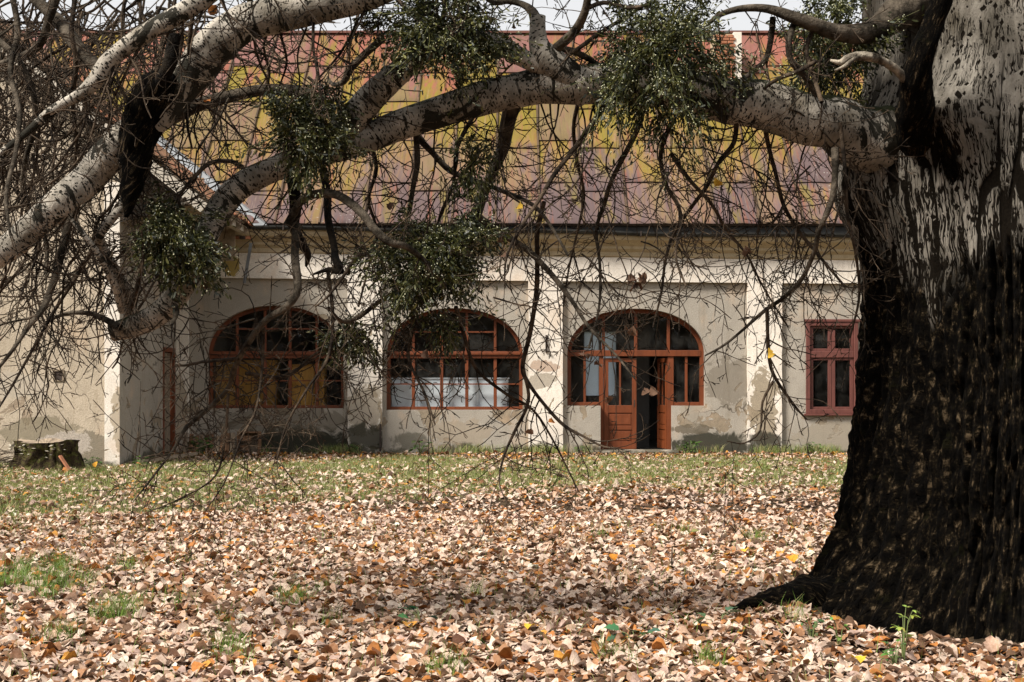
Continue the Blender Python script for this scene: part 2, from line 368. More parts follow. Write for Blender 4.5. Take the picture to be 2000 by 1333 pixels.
def resample(Pt, step):
    """Catmull-Rom through control rows (x,y,z,r) then even spacing"""
    Pt = np.asarray(Pt, float); n = len(Pt)
    Q = np.vstack([2*Pt[0]-Pt[1], Pt, 2*Pt[-1]-Pt[-2]]); out = []
    for i in range(n-1):
        p0, p1, p2, p3 = Q[i:i+4]; L = np.linalg.norm(p2[:3]-p1[:3]); k = max(2, int(L/step)); t = np.arange(k)[:, None]/k
        out.append(.5*(2*p1+(p2-p0)*t+(2*p0-5*p1+4*p2-p3)*t**2+(-p0+3*p1-3*p2+p3)*t**3))
    out.append(Pt[-1:]); return np.vstack(out)

# ------------------------------------------------------------------ ground
def gz(x, y):
    x = np.asarray(x, float); y = np.asarray(y, float)
    p = np.stack([x*.35, y*.35, x*0], -1)
    h = (fbm(p, 3)-.5)*.12*sst(31.2, 27, y)
    d = np.hypot(x-3.58, y-9.8); h = h+.10*np.exp(-(d/1.9)**4)
    h = h - .09*np.exp(-((x+5.0)/2.5)**2-((y-29)/2.2)**2)*0
    return h-.02
xs = np.unique(np.r_[-300, -120, -60, -30, np.arange(-18, 18.01, .2), 30, 60, 120, 300]); ys = np.unique(np.r_[-200, -60, -20, -5, np.arange(0, 34.01, .2), 40, 60, 100, 200, 500])
X, Yg = np.meshgrid(xs, ys); Z = gz(X, Yg); Z[(Yg > 31.3)] = -.05
nx, ny = len(xs), len(ys); ii = (np.arange(ny-1)[:, None]*nx+np.arange(nx-1)[None]).ravel()
m = M("damp_soil", 1, .1); p = m.pos(); x_, y_, z_ = m.sep(p)
gr = m.ma('ADD', m.ss(y_, 17.5, 21.5), m.ma('MULTIPLY', m.ma('SUBTRACT', m.noise(p, .8, 5, .6), .5), 1.2))
c = m.mix(m.ss(m.noise(p, 12, 5, .7), .35, .65), (.03, .02, .012), (.09, .06, .035))
c = m.mix(m.ma('MULTIPLY', m.ss(gr, .4, .7), .8), c, m.mix(m.ss(m.noise(p, 5, 5, .7), .35, .65), (.055, .06, .018), (.15, .13, .055)))
m.col(c); m.bump(m.noise(p, 25, 5, .7), .03)
tag(mk("ground", np.stack([X, Yg, Z], -1).reshape(-1, 3), np.stack([ii, ii+1, ii+nx+1, ii+nx], -1), m.m, smooth=True), kind='structure')

# ------------------------------------------------------------------ the house
house = empty("manor_house", "long decaying single-storey house with arched windows, rust-stained sheet roof and projecting gabled wing", "house", (0, FY, 0))
house_inv = (0, -FY, 0)
def H(o): o.parent = house; o.matrix_parent_inverse = Matrix.Translation(house_inv); return o
def hb(mb, name, mat, bev=0): return H(mb.build(name, MT[mat], None, bev))
XW = -7.44; YWF = 26.9
Z_TOP = 5.12
def ztop_panel(px): return fz(543+(px-370)*11/1160)
# openings (px): x0,x1, spring, apex, sill, kind
W1 = dict(x0=404, x1=671, sp=692, ap=597, sill=798); W2 = dict(x0=754, x1=1021, sp=692, ap=602, sill=801); W3 = dict(x0=1108, x1=1377, sp=690, ap=603, sill=793)
def arch_y(w_, px):
    c = (w_['x0']+w_['x1'])/2; a = (w_['x1']-w_['x0'])/2; t = min(1, abs((px-c)/a)); return w_['sp']-(w_['sp']-w_['ap'])*math.sqrt(max(0, 1-t**2.15))
RV = .26   # reveal depth
mb = MB()
# wall spans between openings
def wq(x0, x1, z0a, z0b, z1a, z1b, y=FY): mb.add([(x0, y, z0a), (x1, y, z0b), (x1, y, z1b), (x0, y, z1a)], [(0, 1, 2, 3)])
ZB = -.15; ZT = fz(470)
def span(p0, p1):
    n = max(1, int((p1-p0)/30))
    for i in range(n):
        a = p0+(p1-p0)*i/n; b = p0+(p1-p0)*(i+1)/n; wq(fx(a), fx(b), ZB, ZB, ZT, ZT)
cuts = [345, W1['x0'], W1['x1'], W2['x0'], W2['x1'], W3['x0'], W3['x1'], 1574, 1676, 2500]
for i in range(0, len(cuts), 2): span(cuts[i], cuts[i+1])
for w_ in (W1, W2, W3):
    N = 44; c_ = (w_['x0']+w_['x1'])/2; a_ = (w_['x1']-w_['x0'])/2
    px_ = [c_-a_*math.cos(math.pi*i/N) for i in range(N+1)]
    ay = [fz(arch_y(w_, p_)) for p_ in px_]
    for i in range(N):
        a, b = fx(px_[i]), fx(px_[i+1]); wq(a, b, ay[i], ay[i+1], ZT, ZT)
        mb.add([(a, FY, ay[i]), (b, FY, ay[i+1]), (b, FY+RV, ay[i+1]), (a, FY+RV, ay[i])], [(0, 1, 2, 3)])
    x0, x1, zs, zp = fx(w_['x0']), fx(w_['x1']), fz(w_['sill']), fz(w_['sp'])
    if w_ is W3:
        d0, d1 = fx(1173), fx(1313)
        for a, b in ((x0, d0), (d1, x1)):
            wq(a, b, ZB, ZB, zs, zs); mb.add([(a, FY, zs), (b, FY, zs), (b, FY+RV, zs), (a, FY+RV, zs)], [(0, 1, 2, 3)])
        for a in (d0, d1): mb.add([(a, FY, ZB), (a, FY+RV, ZB), (a, FY+RV, zs), (a, FY, zs)], [(0, 1, 2, 3)])
    else:
        wq(x0, x1, ZB, ZB, zs, zs); mb.add([(x0, FY, zs), (x1, FY, zs), (x1, FY+RV, zs-.0), (x0, FY+RV, zs-.0)], [(0, 1, 2, 3)])
    for a in (x0, x1): mb.add([(a, FY, zs), (a, FY+RV, zs), (a, FY+RV, zp), (a, FY, zp)], [(0, 1, 2, 3)])
x0, x1, z0, z1 = fx(1574), fx(1676), fz(808), fz(629)
wq(x0, x1, ZB, ZB, z0, z0); wq(x0, x1, z1, z1, ZT, ZT)
for a in (x0, x1): mb.add([(a, FY, z0), (a, FY+.2, z0), (a, FY+.2, z1), (a, FY, z1)], [(0, 1, 2, 3)])
for zz in (z0, z1): mb.add([(x0, FY, zz), (x1, FY, zz), (x1, FY+.2, zz), (x0, FY+.2, zz)], [(0, 1, 2, 3)])
hb(mb, "wall", 'grey')
# pilasters, slightly uneven arrises
def slab(px0, px1, py0, py1, proud, name, mat, uneven=.008, step=.18):
    x0, x1, z0, z1 = fx(px0), fx(px1), fz(py1) if py1 is not None else ZB, fz(py0)
    n = max(2, int((z1-z0)/step)); V = []; Fs = []
    for i in range(n+1):
        z = z0+(z1-z0)*i/n; e = [random.uniform(-uneven, uneven) for _ in range(2)] if 0 < i < n else [0, 0]
        V += [(x0+e[0], FY+.01, z), (x0+e[0], FY-proud, z), (x1+e[1], FY-proud, z), (x1+e[1], FY+.01, z)]
    for i in range(n):
        for k in range(3): a = i*4+k; Fs.append((a, a+1, a+5, a+4))
    Fs.append((4*n, 4*n+1, 4*n+2, 4*n+3)); b = MB().add(V, Fs); return hb(b, name, mat, 0)
PR = .1
for a, b, t in ((345, 369, 545), (680, 747, 545), (1032, 1099, 550), (1459, 1526, 553), (1880, 1946, 558), (2300, 2366, 560)):
    slab(a, b, t-6, None, PR-.002, "pilaster", 'cream')
# frieze: sloping lower edge
nb = 60; V = []; Fs = []
for i in range(nb+1):
    px_ = 345+(2500-345)*i/nb; x = fx(px_); zb = ztop_panel(px_)+random.uniform(-.004, .004); V += [(x, FY+.005, zb), (x, FY-PR, zb), (x, FY-PR, fz(478))]
for i in range(nb):
    a = i*3; Fs += [(a, a+3, a+4, a+1), (a+1, a+4, a+5, a+2)]
hb(MB().add(V, Fs), "frieze", 'cream')
# moulded cornice, profile swept in x
prof = [(PR, 500), (PR+.03, 498), (PR+.03, 490), (PR+.1, 484), (PR+.1, 479), (PR+.16, 474), (PR+.26, 468), (PR+.28, 463), (PR+.28, 456), (0, 452)]
V = []; Fs = []
for i in range(nb+1):
    px_ = 345+(2500-345)*i/nb; x = fx(px_); sl_ = (px_-560)*.012*KX
    for pr, py in prof: V.append((x, FY-pr, fz(py-4)-sl_+random.uniform(-.003, .003)))
k = len(prof)
for i in range(nb):
    for j in range(k-1): a = i*k+j; Fs.append((a, a+k, a+k+1, a+1))
hb(MB().add(V, Fs), "cornice", 'cornice')
# gutter: half-round, sagging; eaves board
def gut(px): return fz(452+(px-560)*.014)+.02*math.sin(px*.013)
V = []; Fs = []; k = 9
for i in range(91):
    px_ = 500+(2500-500)*i/90; x = fx(px_); z = gut(px_)+random.uniform(-.006, .006)
    for j in range(k):
        t = math.pi*j/(k-1); V.append((x, FY-.42-.075*math.cos(t)*-1, z-.085*math.sin(t)+.06))
for i in range(90):
    for j in range(k-1): a = i*k+j; Fs.append((a, a+k, a+k+1, a+1))
hb(MB().add(V, Fs), "gutter", 'gutter')
b = MB(); b.box(fx(500), fx(2500), FY-.32, FY-.29, fz(452)-.12, fz(452)+.12); hb(b, "eaves_board", 'gutter')
for px_ in range(560, 2500, 86):
    b = MB(); x = fx(px_); z = gut(px_); b.box(x-.012, x+.012, FY-.5, FY-.32, z-.045, z-.033); b.box(x-.012, x+.012, FY-.508, FY-.5, z-.04, z+.07); hb(b, "gutter_bracket", 'iron')

# --- roof of metal sheets
EY, EZ = FY-.4, 5.02
RY, RZ = 37.4, EYE+(744-66)/F*37.4
sd = Vector((0, RY-EY, RZ-EZ)); SL = sd.length; sd.normalize(); sn = Vector((0, -sd.z, sd.y))
roof = empty("roof"); H(roof)
PW = .968; c0 = fx(1054)*EY/FY
xa = -21.5; ks = math.floor((xa-c0)/PW)
sheet_meshes = []
for v_ in range(6):
    R_ = random.Random(v_); nu, nv = 5, 6; V = []; Fs = []
    for j in range(nv+1):
        for i in range(nu+1):
            u = (i/nu-.5); v = j/nv
            hh = .012*math.sin(math.pi*(i/nu))*R_.uniform(.2, 1)+R_.uniform(-.006, .006)+(.035*(1-v))
            V.append((u*(PW-.012), v, hh))
    for j in range(nv):
        for i in range(nu): a = j*(nu+1)+i; Fs.append((a, a+1, a+nu+2, a+nu+1))
    # turned edges give the sheet depth
    n0 = len(V); edge = [i for i in range(nu+1)]
    for i in edge: V.append((V[i][0], V[i][1], -.03))
    for i in range(nu): Fs.append((i+1, i, n0+i, n0+i+1))
    me = bpy.data.meshes.new("roof_sheet"); me.from_pydata(V, [], Fs); me.materials.append(MT['roof']); me.materials.append(MT['iron']); me.polygons.foreach_set("use_smooth", [True]*(nu*nv)+[False]*nu); me.polygons.foreach_set('material_index', [0]*(nu*nv)+[1]*nu); sheet_meshes.append(me)
def rp(x, s, h=0):
    q = Vector((x, EY, EZ))+sd*s+sn*h; return q
col_ = 0; xk = ks; ncol = int((13.5-xa)/PW)+1
for k in range(ks, ks+ncol):
    xc = c0+(k+.5)*PW; st_ = .0 if k % 2 else .33
    cut = [0, 1.25+st_, 2.98+st_, 4.7+st_, 6.4+st_, SL]
    if xc < -9.5: cut = cut[2:]     # hidden behind the wing
    for a, b_ in zip(cut[:-1], cut[1:]):
        o = bpy.data.objects.new("roof_sheet", sheet_meshes[random.randrange(6)]); COL.objects.link(o); o.parent = roof
        q = rp(xc, a+random.uniform(-.01, .01), random.uniform(0, .006)); L_ = b_-a+.03
        mt = Matrix((( 1, 0, 0, q.x), (0, sd.y*L_, sn.y, q.y), (0, sd.z*L_, sn.z, q.z), (0, 0, 0, 1)))
        o.matrix_basis = mt
    # standing seam
    b = MB(); xsq = c0+k*PW; n = 14
    V = []; Fs = []
    for i in range(n+1):
        s = SL*i/n; j = random.uniform(-.008, .008)
        if xc < -9.5 and s < 1.5: pass
        for dx, h_ in ((-.026, -.01), (-.018, .07), (.018, .07), (.026, -.01)): q = rp(xsq+dx+j, s, h_); V.append(tuple(q))
    for i in range(n):
        for jj in range(3): a = i*4+jj; Fs.append((a, a+1, a+5, a+4))
    o = b.add(V, Fs).build("seam", MT['seam'], roof)
b = MB(); q0 = rp(0, SL, .03)
b.bar((xa, q0.y, q0.z), (13.5, q0.y, q0.z), .22, .06); b.build("ridge_cap", MT['roof'], roof)
b = MB(); b.hexa([(xa, RY, RZ-.06), (xa, RY, RZ-.1), (xa, RY+6, 5.06), (xa, RY+6, 5.0), (13.4, RY, RZ-.06), (13.4, RY, RZ-.1), (13.4, RY+6, 5.06), (13.4, RY+6, 5.0)])
b.build("rear_slope", MT['roof'], roof)
# far end gable of main block
b = MB()
b.add([(13.3, FY, ZB), (13.3, RY+5.5, ZB), (13.3, RY+5.5, 5), (13.3, RY, RZ-.2), (13.3, FY, 5)], [(0, 1, 2, 3, 4)]); hb(b, "end_wall", 'wing')
# brick chimney stub breaking through the upper roof
ch = empty("chimney"); H(ch)
ct = rp(fx(1415)*1.15, 6.55)
x0, x1 = (1388-1000)/F*36, (1441-1000)/F*36; zc0 = EYE+(744-160)/F*36-.1; zc1 = EYE+(744-74)/F*36
b = MB(); b.box(x1-.2, x1-.0, 35.4, 36.2, zc0-.4, zc1); b.build("plastered_corner", MT['cream'], ch)
b = MB(); b.box(x0+.02, x1-.22, 35.44, 36.2, zc0-.4, zc1-.04); b.build("mortar_core", MT['cornice'], ch)
br = None
for r_ in range(16):
    for q in range(3):
        bx = x0+.03+q*.165+(r_ % 2)*.05; bz = zc0+.02+r_*.078
        if bz > zc1-.08 or random.random() < .12: continue
        if br is None: br = MB().box(-.07, .07, -.04, .04, -.03, .03).build("brick", MT['brick'], ch); o = br
        else: o = bpy.data.objects.new("brick", br.data); COL.objects.link(o); o.parent = ch
        o.location = (bx+.05, 35.42+random.uniform(-.015, .01), bz)

# --- windows
def wbox(b, px0, px1, py0, py1, y0, y1): b.box(fx(px0), fx(px1), y0, y1, fz(py1), fz(py0)); return b
def archframe(w_, name_parent, ins=8, mat='red'):
    """arched outer frame following the opening"""
    N = 36; c_ = (w_['x0']+w_['x1'])/2; a_ = (w_['x1']-w_['x0'])/2; y0, y1 = FY+RV-.06, FY+RV+.05
    out = [(c_-a_*math.cos(math.pi*i/N)) for i in range(N+1)]; pts = [(p_, arch_y(w_, p_)) for p_ in out]
    inn = [(c_-(a_-ins)*math.cos(math.pi*i/N)) for i in range(N+1)]
    wi = dict(x0=w_['x0']+ins, x1=w_['x1']-ins, sp=w_['sp'], ap=w_['ap']+ins); pin = [(p_, arch_y(wi, p_)) for p_ in inn]
    bot = w_['sill']
    pts = [(w_['x0'], bot)]+pts+[(w_['x1'], bot)]; pin = [(w_['x0']+ins, bot)]+pin+[(w_['x1']-ins, bot)]
    V = []; Fs = []
    for (a, b_), (c2, d) in zip(pts, pin):
        V += [(fx(a), y0, fz(b_)), (fx(c2), y0, fz(d)), (fx(c2), y1, fz(d))]
    for i in range(len(pts)-1): a = i*3; Fs += [(a, a+3, a+4, a+1), (a+1, a+4, a+5, a+2)]
    return MB().add(V, Fs).build("frame", MT[mat], name_parent)
def panes(parent, xs_, ys_, w_=None, y=None, th=.006, name="pane"):
    y = FY+RV if y is None else y
    for a, b_ in zip(xs_[:-1], xs_[1:]):
        for c2, d in zip(ys_[:-1], ys_[1:]):
            if w_ is not None:
                n = 8; top = [(a+(b_-a)*i/n, max(c2, arch_y(w_, a+(b_-a)*i/n)+4)) for i in range(n+1)]
                if min(t[1] for t in top) > d-6: continue
                top = [(t, min(q, d-.5)) for t, q in top]
                pts = [(fx(a), fz(d)), (fx(b_), fz(d))]+[(fx(t), fz(q)) for t, q in reversed(top)]
                o = MB().prism(pts, y, y+th).build(name, MT['glass'], parent)
            else:
                o = MB().box(fx(a), fx(b_), y, y+th, fz(d), fz(c2)).build(name, MT['glass'], parent)
            o.rotation_euler = (0, 0, 0)
def arched_window(w_, mull, bars_lo, bar_up, mat='red'):
    win = empty("arched_window"); H(win); archframe(w_, win, 7, mat)
    y0, y1 = FY+RV-.045, FY+RV+.045
    wbox(MB(), w_['x0']+7, w_['x1']-7, w_['sill']-6, w_['sill'], y0, y1).build("bottom_rail", MT[mat], win, .005)
    t = MB(); wbox(t, w_['x0']+6, w_['x1']-6, w_['sp']-6, w_['sp']+8, y0-.02, y1); wbox(t, w_['x0']+4, w_['x1']-4, w_['sp']-4, w_['sp']+1, y0-.06, y0-.02); t.build("transom", MT[mat], win, .006)
    for x in mull:
        wbox(MB(), x-3.2, x+3.2, w_['sp']+8, w_['sill']-6, y0+.01, y1).build("mullion", MT[mat], win, .006)
        wbox(MB(), x-2.6, x+2.6, arch_y(w_, x)+6, w_['sp']-6, y0+.012, y1).build("mullion", MT[mat], win, .006)
    xs_ = [w_['x0']+7]+mull+[w_['x1']-7]
    for a, b_ in zip(xs_[:-1], xs_[1:]):
        wbox(MB(), a+(3.2 if a in mull else 0), b_-(3.2 if b_ in mull else 0), bars_lo-1.3, bars_lo+1.3, y0+.02, y1-.02).build("glazing_bar", MT[mat], win)
    for a, b_ in zip(mull[:-1], mull[1:]): wbox(MB(), a+2.6, b_-2.6, bar_up-1.5, bar_up+1.5, y0+.02, y1-.02).build("glazing_bar", MT[mat], win)
    panes(win, xs_, [w_['sp']+8, bars_lo, w_['sill']-6])
    panes(win, xs_, [w_['ap'], bar_up, w_['sp']-6], w_)
    return win
a1 = arched_window(W1, [459, 514, 563, 616], 744, 642); a1['label'] = "arched window with yellow cupboards behind its panes, half hidden by branches"
a2 = arched_window(W2, [806, 861.5, 911, 967], 750.5, 648); a2['label'] = "middle arched window with a white sideboard behind its panes"
# doorway window
win = empty("arched_entrance"); H(win); win['label'] = "arched glazed entrance with side lights and double door"
w3 = dict(W3); archframe(w3, win, 8)
y0, y1 = FY+RV-.045, FY+RV+.045
t = MB(); wbox(t, 1114, 1371, 684, 696, y0-.03, y1); t.build("transom", MT['red'], win, .008)
for x in (1180, 1243.6, 1307.7): wbox(MB(), x-3, x+3, arch_y(W3, x)+6, 684, y0+.01, y1).build("mullion", MT['red'], win, .006)
for a, b_ in ((1171.5, 1180), (1306, 1318)): b = MB(); b.box(fx(a), fx(b_), y0, y1, -.02, fz(696)); b.build("door_post", MT['red'], win, .006)
for x in (1143, 1343): wbox(MB(), x-2.5, x+2.5, 696, 787, y0+.01, y1).build("mullion", MT['red'], win, .006)
for a, b_ in ((1116, 1171), (1319, 1369)): wbox(MB(), a, b_, 786, 793, y0-.02, y1).build("bottom_rail", MT['red'], win, .006)
panes(win, [1115, 1143, 1172], [696, 787]); panes(win, [1318, 1343, 1370], [696, 787])
panes(win, [1115, 1180, 1243.6, 1307.7, 1370], [600, 684], W3)
b = MB(); b.box(fx(1150), fx(1330), FY-.45, FY+.35, -.12, fz(879)); hb(b, "doorstep", 'grey', .02)
def door_leaf(wd, parent, mirror=1):
    """leaf in local coords: hinge at x=0, extends +x*mirror, z from 0"""
    hgt = fz(698)-fz(877); s = mirror; d = empty("door"); d.parent = parent
    def B(x0, x1, z0, z1, ya, yb, n, mat='red', bev=.006):
        b = MB(); b.box(min(s*x0, s*x1), max(s*x0, s*x1), ya, yb, z0, z1); return b.build(n, MT[mat], d, bev)
    zg = .98
    B(0, .105, 0, hgt, -.025, .025, "stile"); B(wd-.1, wd, 0, hgt, -.025, .025, "stile")
    for z0, z1 in ((0, .17), (.43, .52), (.81, zg), (hgt-.09, hgt)): B(.105, wd-.1, z0, z1, -.022, .022, "rail")
    for z0, z1 in ((.17, .43), (.52, .81)):
        B(.105, wd-.1, z0, z1, -.006, .006, "panel"); B(.135, wd-.13, z0+.03, z1-.03, -.016, -.006, "panel", bev=.008)
    B(wd/2-.022, wd/2+.022, zg, hgt-.09, -.018, .018, "mullion")
    B(.105, wd/2-.022, zg, hgt-.09, -.003, .003, "pane", 'glass', 0); B(wd/2+.022, wd-.1, zg, hgt-.09, -.003, .003, "pane", 'glass', 0)
    B(wd-.06, wd-.04, .95, 1.1, -.035, -.025, "handle", 'iron', 0)
    return d
d1 = door_leaf(.735, win); d1.location = (fx(1180.5), FY+RV, .07); d1['label'] = "closed left leaf"
d2 = door_leaf(.70, win, -1); d2.location = (fx(1306), FY+RV+.02, .07); d2.rotation_euler = (0, 0, math.radians(-79)); d2['label'] = "right leaf standing open inwards"
# rectangular window near the trunk
rw = empty("casement_window"); H(rw); rw['label'] = "faded rose double casement window with four panes beside the trunk"
y0, y1 = FY+.03, FY+.11
b = MB(); wbox(b, 1574, 1582, 629, 808, FY-.03, y1); wbox(b, 1668, 1676, 629, 808, FY-.03, y1); wbox(b, 1582, 1668, 629, 637, FY-.03, y1); wbox(b, 1582, 1668, 800, 808, FY-.03, y1); b.build("frame", MT['pink'], rw, .01)
b = MB(); wbox(b, 1570, 1680, 624, 629, FY-.05, FY+.0); b.build("head_trim", MT['pink'], rw, .006); b = MB(); wbox(b, 1570, 1680, 808, 812, FY-.08, FY+.0); b.build("sill", MT['pink'], rw, .006)
wbox(MB(), 1582, 1668, 686, 699, y0-.03, y1).build("transom", MT['pink'], rw, .01)
for a, b_ in ((1582, 1625), (1625, 1668)):
    for c2, d in ((637, 686), (699, 800)):
        b = MB(); wbox(b, a+.3, a+7, c2, d, y0, y1-.01); wbox(b, b_-7, b_-.3, c2, d, y0, y1-.01); wbox(b, a+7, b_-7, c2, c2+5, y0, y1-.01); wbox(b, a+7, b_-7, d-5, d, y0, y1-.01); b.build("sash", MT['pink'], rw, .005)
        MB().box(fx(a+7), fx(b_-7), FY+.07, FY+.075, fz(d-5), fz(c2+5)).build("pane", MT['glass'], rw)

# rooms behind the glass
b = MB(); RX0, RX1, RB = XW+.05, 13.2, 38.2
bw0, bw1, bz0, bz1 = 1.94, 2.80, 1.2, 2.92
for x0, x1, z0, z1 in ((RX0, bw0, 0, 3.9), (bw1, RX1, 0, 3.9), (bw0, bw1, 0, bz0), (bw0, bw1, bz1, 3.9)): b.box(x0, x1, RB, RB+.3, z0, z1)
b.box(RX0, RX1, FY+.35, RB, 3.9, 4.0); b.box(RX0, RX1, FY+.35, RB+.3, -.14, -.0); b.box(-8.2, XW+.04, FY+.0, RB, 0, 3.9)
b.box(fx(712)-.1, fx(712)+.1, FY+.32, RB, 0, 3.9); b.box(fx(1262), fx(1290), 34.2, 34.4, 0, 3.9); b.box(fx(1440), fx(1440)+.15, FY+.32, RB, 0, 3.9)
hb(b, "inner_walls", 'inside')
b = MB(); b.box(bw0, bw1, RB+.12, RB+.125, bz0, bz1); o = hb(b, "added_bright_sheet", 'bright_sheet')  # invented sheet, added to make the rear window bright and pale
b = MB(); b.box((bw0+bw1)/2-.03, (bw0+bw1)/2+.03, RB+.08, RB+.16, bz0, bz1); b.box(bw0, bw1, RB+.085, RB+.155, 2.28, 2.36); hb(b, "rear_window_bars", 'inside')

# --- gabled wing
AX = -12.8; TA = .8; OX = -5.75; OZ = 5.0
def wz(x): return OZ+(OX-x)*TA
b = MB()
b.add([(-18.2, YWF, ZB), (XW, YWF, ZB), (XW, YWF, wz(XW)-.28), (AX, YWF, wz(AX)-.3), (-18.2, YWF, wz(XW)-.4)], [(0, 1, 2, 3, 4)])
hb(b, "wing_front_wall", 'wing')
dY0, dY1, dz = 30.3, 31.36, 2.32
b = MB()
def sq(ya, yb, za, zb): b.add([(XW, ya, za), (XW, yb, za), (XW, yb, zb), (XW, ya, zb)], [(0, 1, 2, 3)])
sq(YWF, dY0, ZB, 5.9); sq(dY0, dY1, dz, 5.9); sq(dY1, FY, ZB, 5.9)
for yy in (dY0, dY1): b.add([(XW, yy, ZB), (XW-.3, yy, ZB), (XW-.3, yy, dz), (XW, yy, dz)], [(0, 1, 2, 3)])
b.add([(XW, dY0, dz), (XW-.3, dY0, dz), (XW-.3, dY1, dz), (XW, dY1, dz)], [(0, 1, 2, 3)])
hb(b, "wing_side_wall", 'grey')
b = MB(); b.box(XW-.26, XW+.025, YWF-.03, YWF+.01, ZB, 5.0); b.box(XW-.26, XW+.04, YWF-.055, YWF+.02, 4.75, 5.35); hb(b, "corner_pilaster", 'cream')
sdr = empty("side_door"); H(sdr); sdr['label'] = "narrow red-framed door in the wing's side wall, standing ajar"
b = MB(); b.box(XW-.12, XW+.02, dY0, dY0+.09, 0, dz); b.box(XW-.12, XW+.02, dY1-.09, dY1, 0, dz); b.box(XW-.12, XW+.02, dY0+.09, dY1-.09, dz-.1, dz); b.build("frame", MT['red'], sdr, .005)
for k in range(5):
    a = dY0+.45+k*.1; MB().box(XW-.1, XW-.07, a, a+.092, .05, dz-.12).build("plank", MT['timber'], sdr)
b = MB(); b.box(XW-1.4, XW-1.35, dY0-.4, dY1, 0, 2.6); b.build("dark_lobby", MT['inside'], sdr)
# vent: frame around a dark plate that paints the shade inside the hole
b = MB(); vx = (115-1000)/F*YWF; b.box(vx-.1, vx+.1, YWF-.02, YWF+.01, 1.59, 1.61); b.box(vx-.1, vx-.07, YWF-.03, YWF+.01, 1.61, 1.78); b.box(vx+.07, vx+.1, YWF-.03, YWF+.01, 1.61, 1.78); b.box(vx-.1, vx+.1, YWF-.03, YWF+.01, 1.78, 1.81)
hb(MB().box(vx-.07, vx+.07, YWF-.01, YWF-.005, 1.61, 1.78), 'vent_shade_plate', 'iron'); hb(b, "vent", 'timber')
# wing roof: deck, tiles in rows, bargeboard, rafters, purlins
wr = empty("wing_roof"); H(wr); wr['label'] = "collapsing clay-tiled wing roof with bare rafters at its edge"
SXn = Vector((TA, 0, 1)).normalized(); SXd = Vector((-1, 0, TA)).normalized()
def wp(s, y, h=0): return Vector((OX, y, OZ))+SXd*s+SXn*h
WL = (OX-AX)*math.sqrt(1+TA*TA)
def yend(s): # valley: meets the main roof
    z = OZ+s*SXd.z; return EY+(z-EZ)*sd.y/sd.z
# boards under the tiles
b = MB()
for k in range(26):
    s = .15+k*.34
    if s > WL: break
    b.bar(wp(s, YWF-.45, -.03), wp(s, min(yend(s)+.1, 36), -.03), .05, .04, SXn)
b.build("batten", MT['timber_pale'], wr)
b = MB(); b.add([tuple(wp(1.9, YWF-.3, -.06)), tuple(wp(1.9, yend(1.9), -.06)), tuple(wp(WL, yend(WL), -.06)), tuple(wp(WL, YWF-.3, -.06))], [(0, 1, 2, 3)]); b.build("boarding", MT['timber'], wr)
tv = []
for v_ in range(3):
    V = []; Fs = []; n = 5
    for j in range(2):
        for i in range(n+1):
            t = math.pi*i/n; V.append(((j-.5)*.40, math.cos(t)*-.095, math.sin(t)*.045+.02+(.012 if j else 0)))
    for i in range(n): Fs.append((i, i+1, i+n+2, i+n+1))
    for k in range(2):
        n0 = len(V)
        for i in range(n+1): q = V[k*(n+1)+i]; V.append((q[0], q[1], q[2]-.02))
        for i in range(n): Fs.append((k*(n+1)+i, n0+i, n0+i+1, k*(n+1)+i+1))
    me = bpy.data.meshes.new("roof_tile"); me.from_pydata(V, [], Fs); me.materials.append(MT['tile'] if v_ else MT['brick']); tv.append(me)
rot = Matrix(((SXd.x, 0, SXn.x), (SXd.y, 1, SXn.y), (SXd.z, 0, SXn.z))).to_4x4()
cnt = 0; far = []
for r_ in range(24):
    s = .1+r_*.34
    if s > WL: break
    y = YWF-.4
    while y < yend(s)-.35:
        y += .2
        if (s < 1.3 and random.random() < .25): continue
        mt = Matrix.Translation(wp(s+random.uniform(-.03, .03), y, .01+random.uniform(0, .02))) @ rot @ Matrix.Rotation(random.gauss(0, .07), 4, 'Z')
        if cnt < 290:
            o = bpy.data.objects.new("roof_tile", tv[random.choice((0, 1, 1, 2))]); COL.objects.link(o); o.parent = wr; o.matrix_basis = mt; cnt += 1
        else: far.append(mt)
if far:
    b = MB(); tf = [tuple(p.vertices) for p in tv[1].polygons]; tvv = [v.co.copy() for v in tv[1].vertices]
    for mt in far: b.add([tuple(mt @ q) for q in tvv], tf)
    o = b.build("upper_roof_tiles", MT['tile'], wr); o['kind'] = 'stuff'
for dy, wdt, nm, mt_ in ((-.5, .2, "bargeboard", 'timber_pale'), (0.3, .12, "rafter", 'timber'), (1.2, .12, "rafter", 'timber'), (2.1, .12, "rafter", 'timber'), (3.0, .12, "rafter", 'timber'), (3.8, .12, "rafter", 'timber')):
    b = MB(); ln = WL if dy < 0 else 3.2; b.bar(wp(-.15, YWF+dy, -.13), wp(ln, YWF+dy, -.13), .05 if dy < 0 else .1, wdt, SXn); b.build(nm, MT[mt_], wr)
for (a, c2, wd_, mt_) in (((OX-.15, YWF-.35, OZ-.1), (OX-.1, 31.0, OZ-.12), .14, 'timber_pale'), ((-7.3, YWF+.3, 4.3), (-6.2, YWF+.35, 5.1), .12, 'timber_pale'), ((-7.35, YWF+1.6, 4.2), (-6.1, YWF+1.6, 5.0), .12, 'timber_pale'),
                          ((-7.4, YWF+3, 4.2), (-6.0, YWF+3, 5.0), .12, 'timber_pale'), ((-7.4, YWF+.1, 5.3), (-7.35, 31, 5.3), .16, 'timber')):
    b = MB(); b.bar(a, c2, wd_, wd_); b.build("strut" if wd_ == .12 else "wall_plate", MT[mt_], wr)
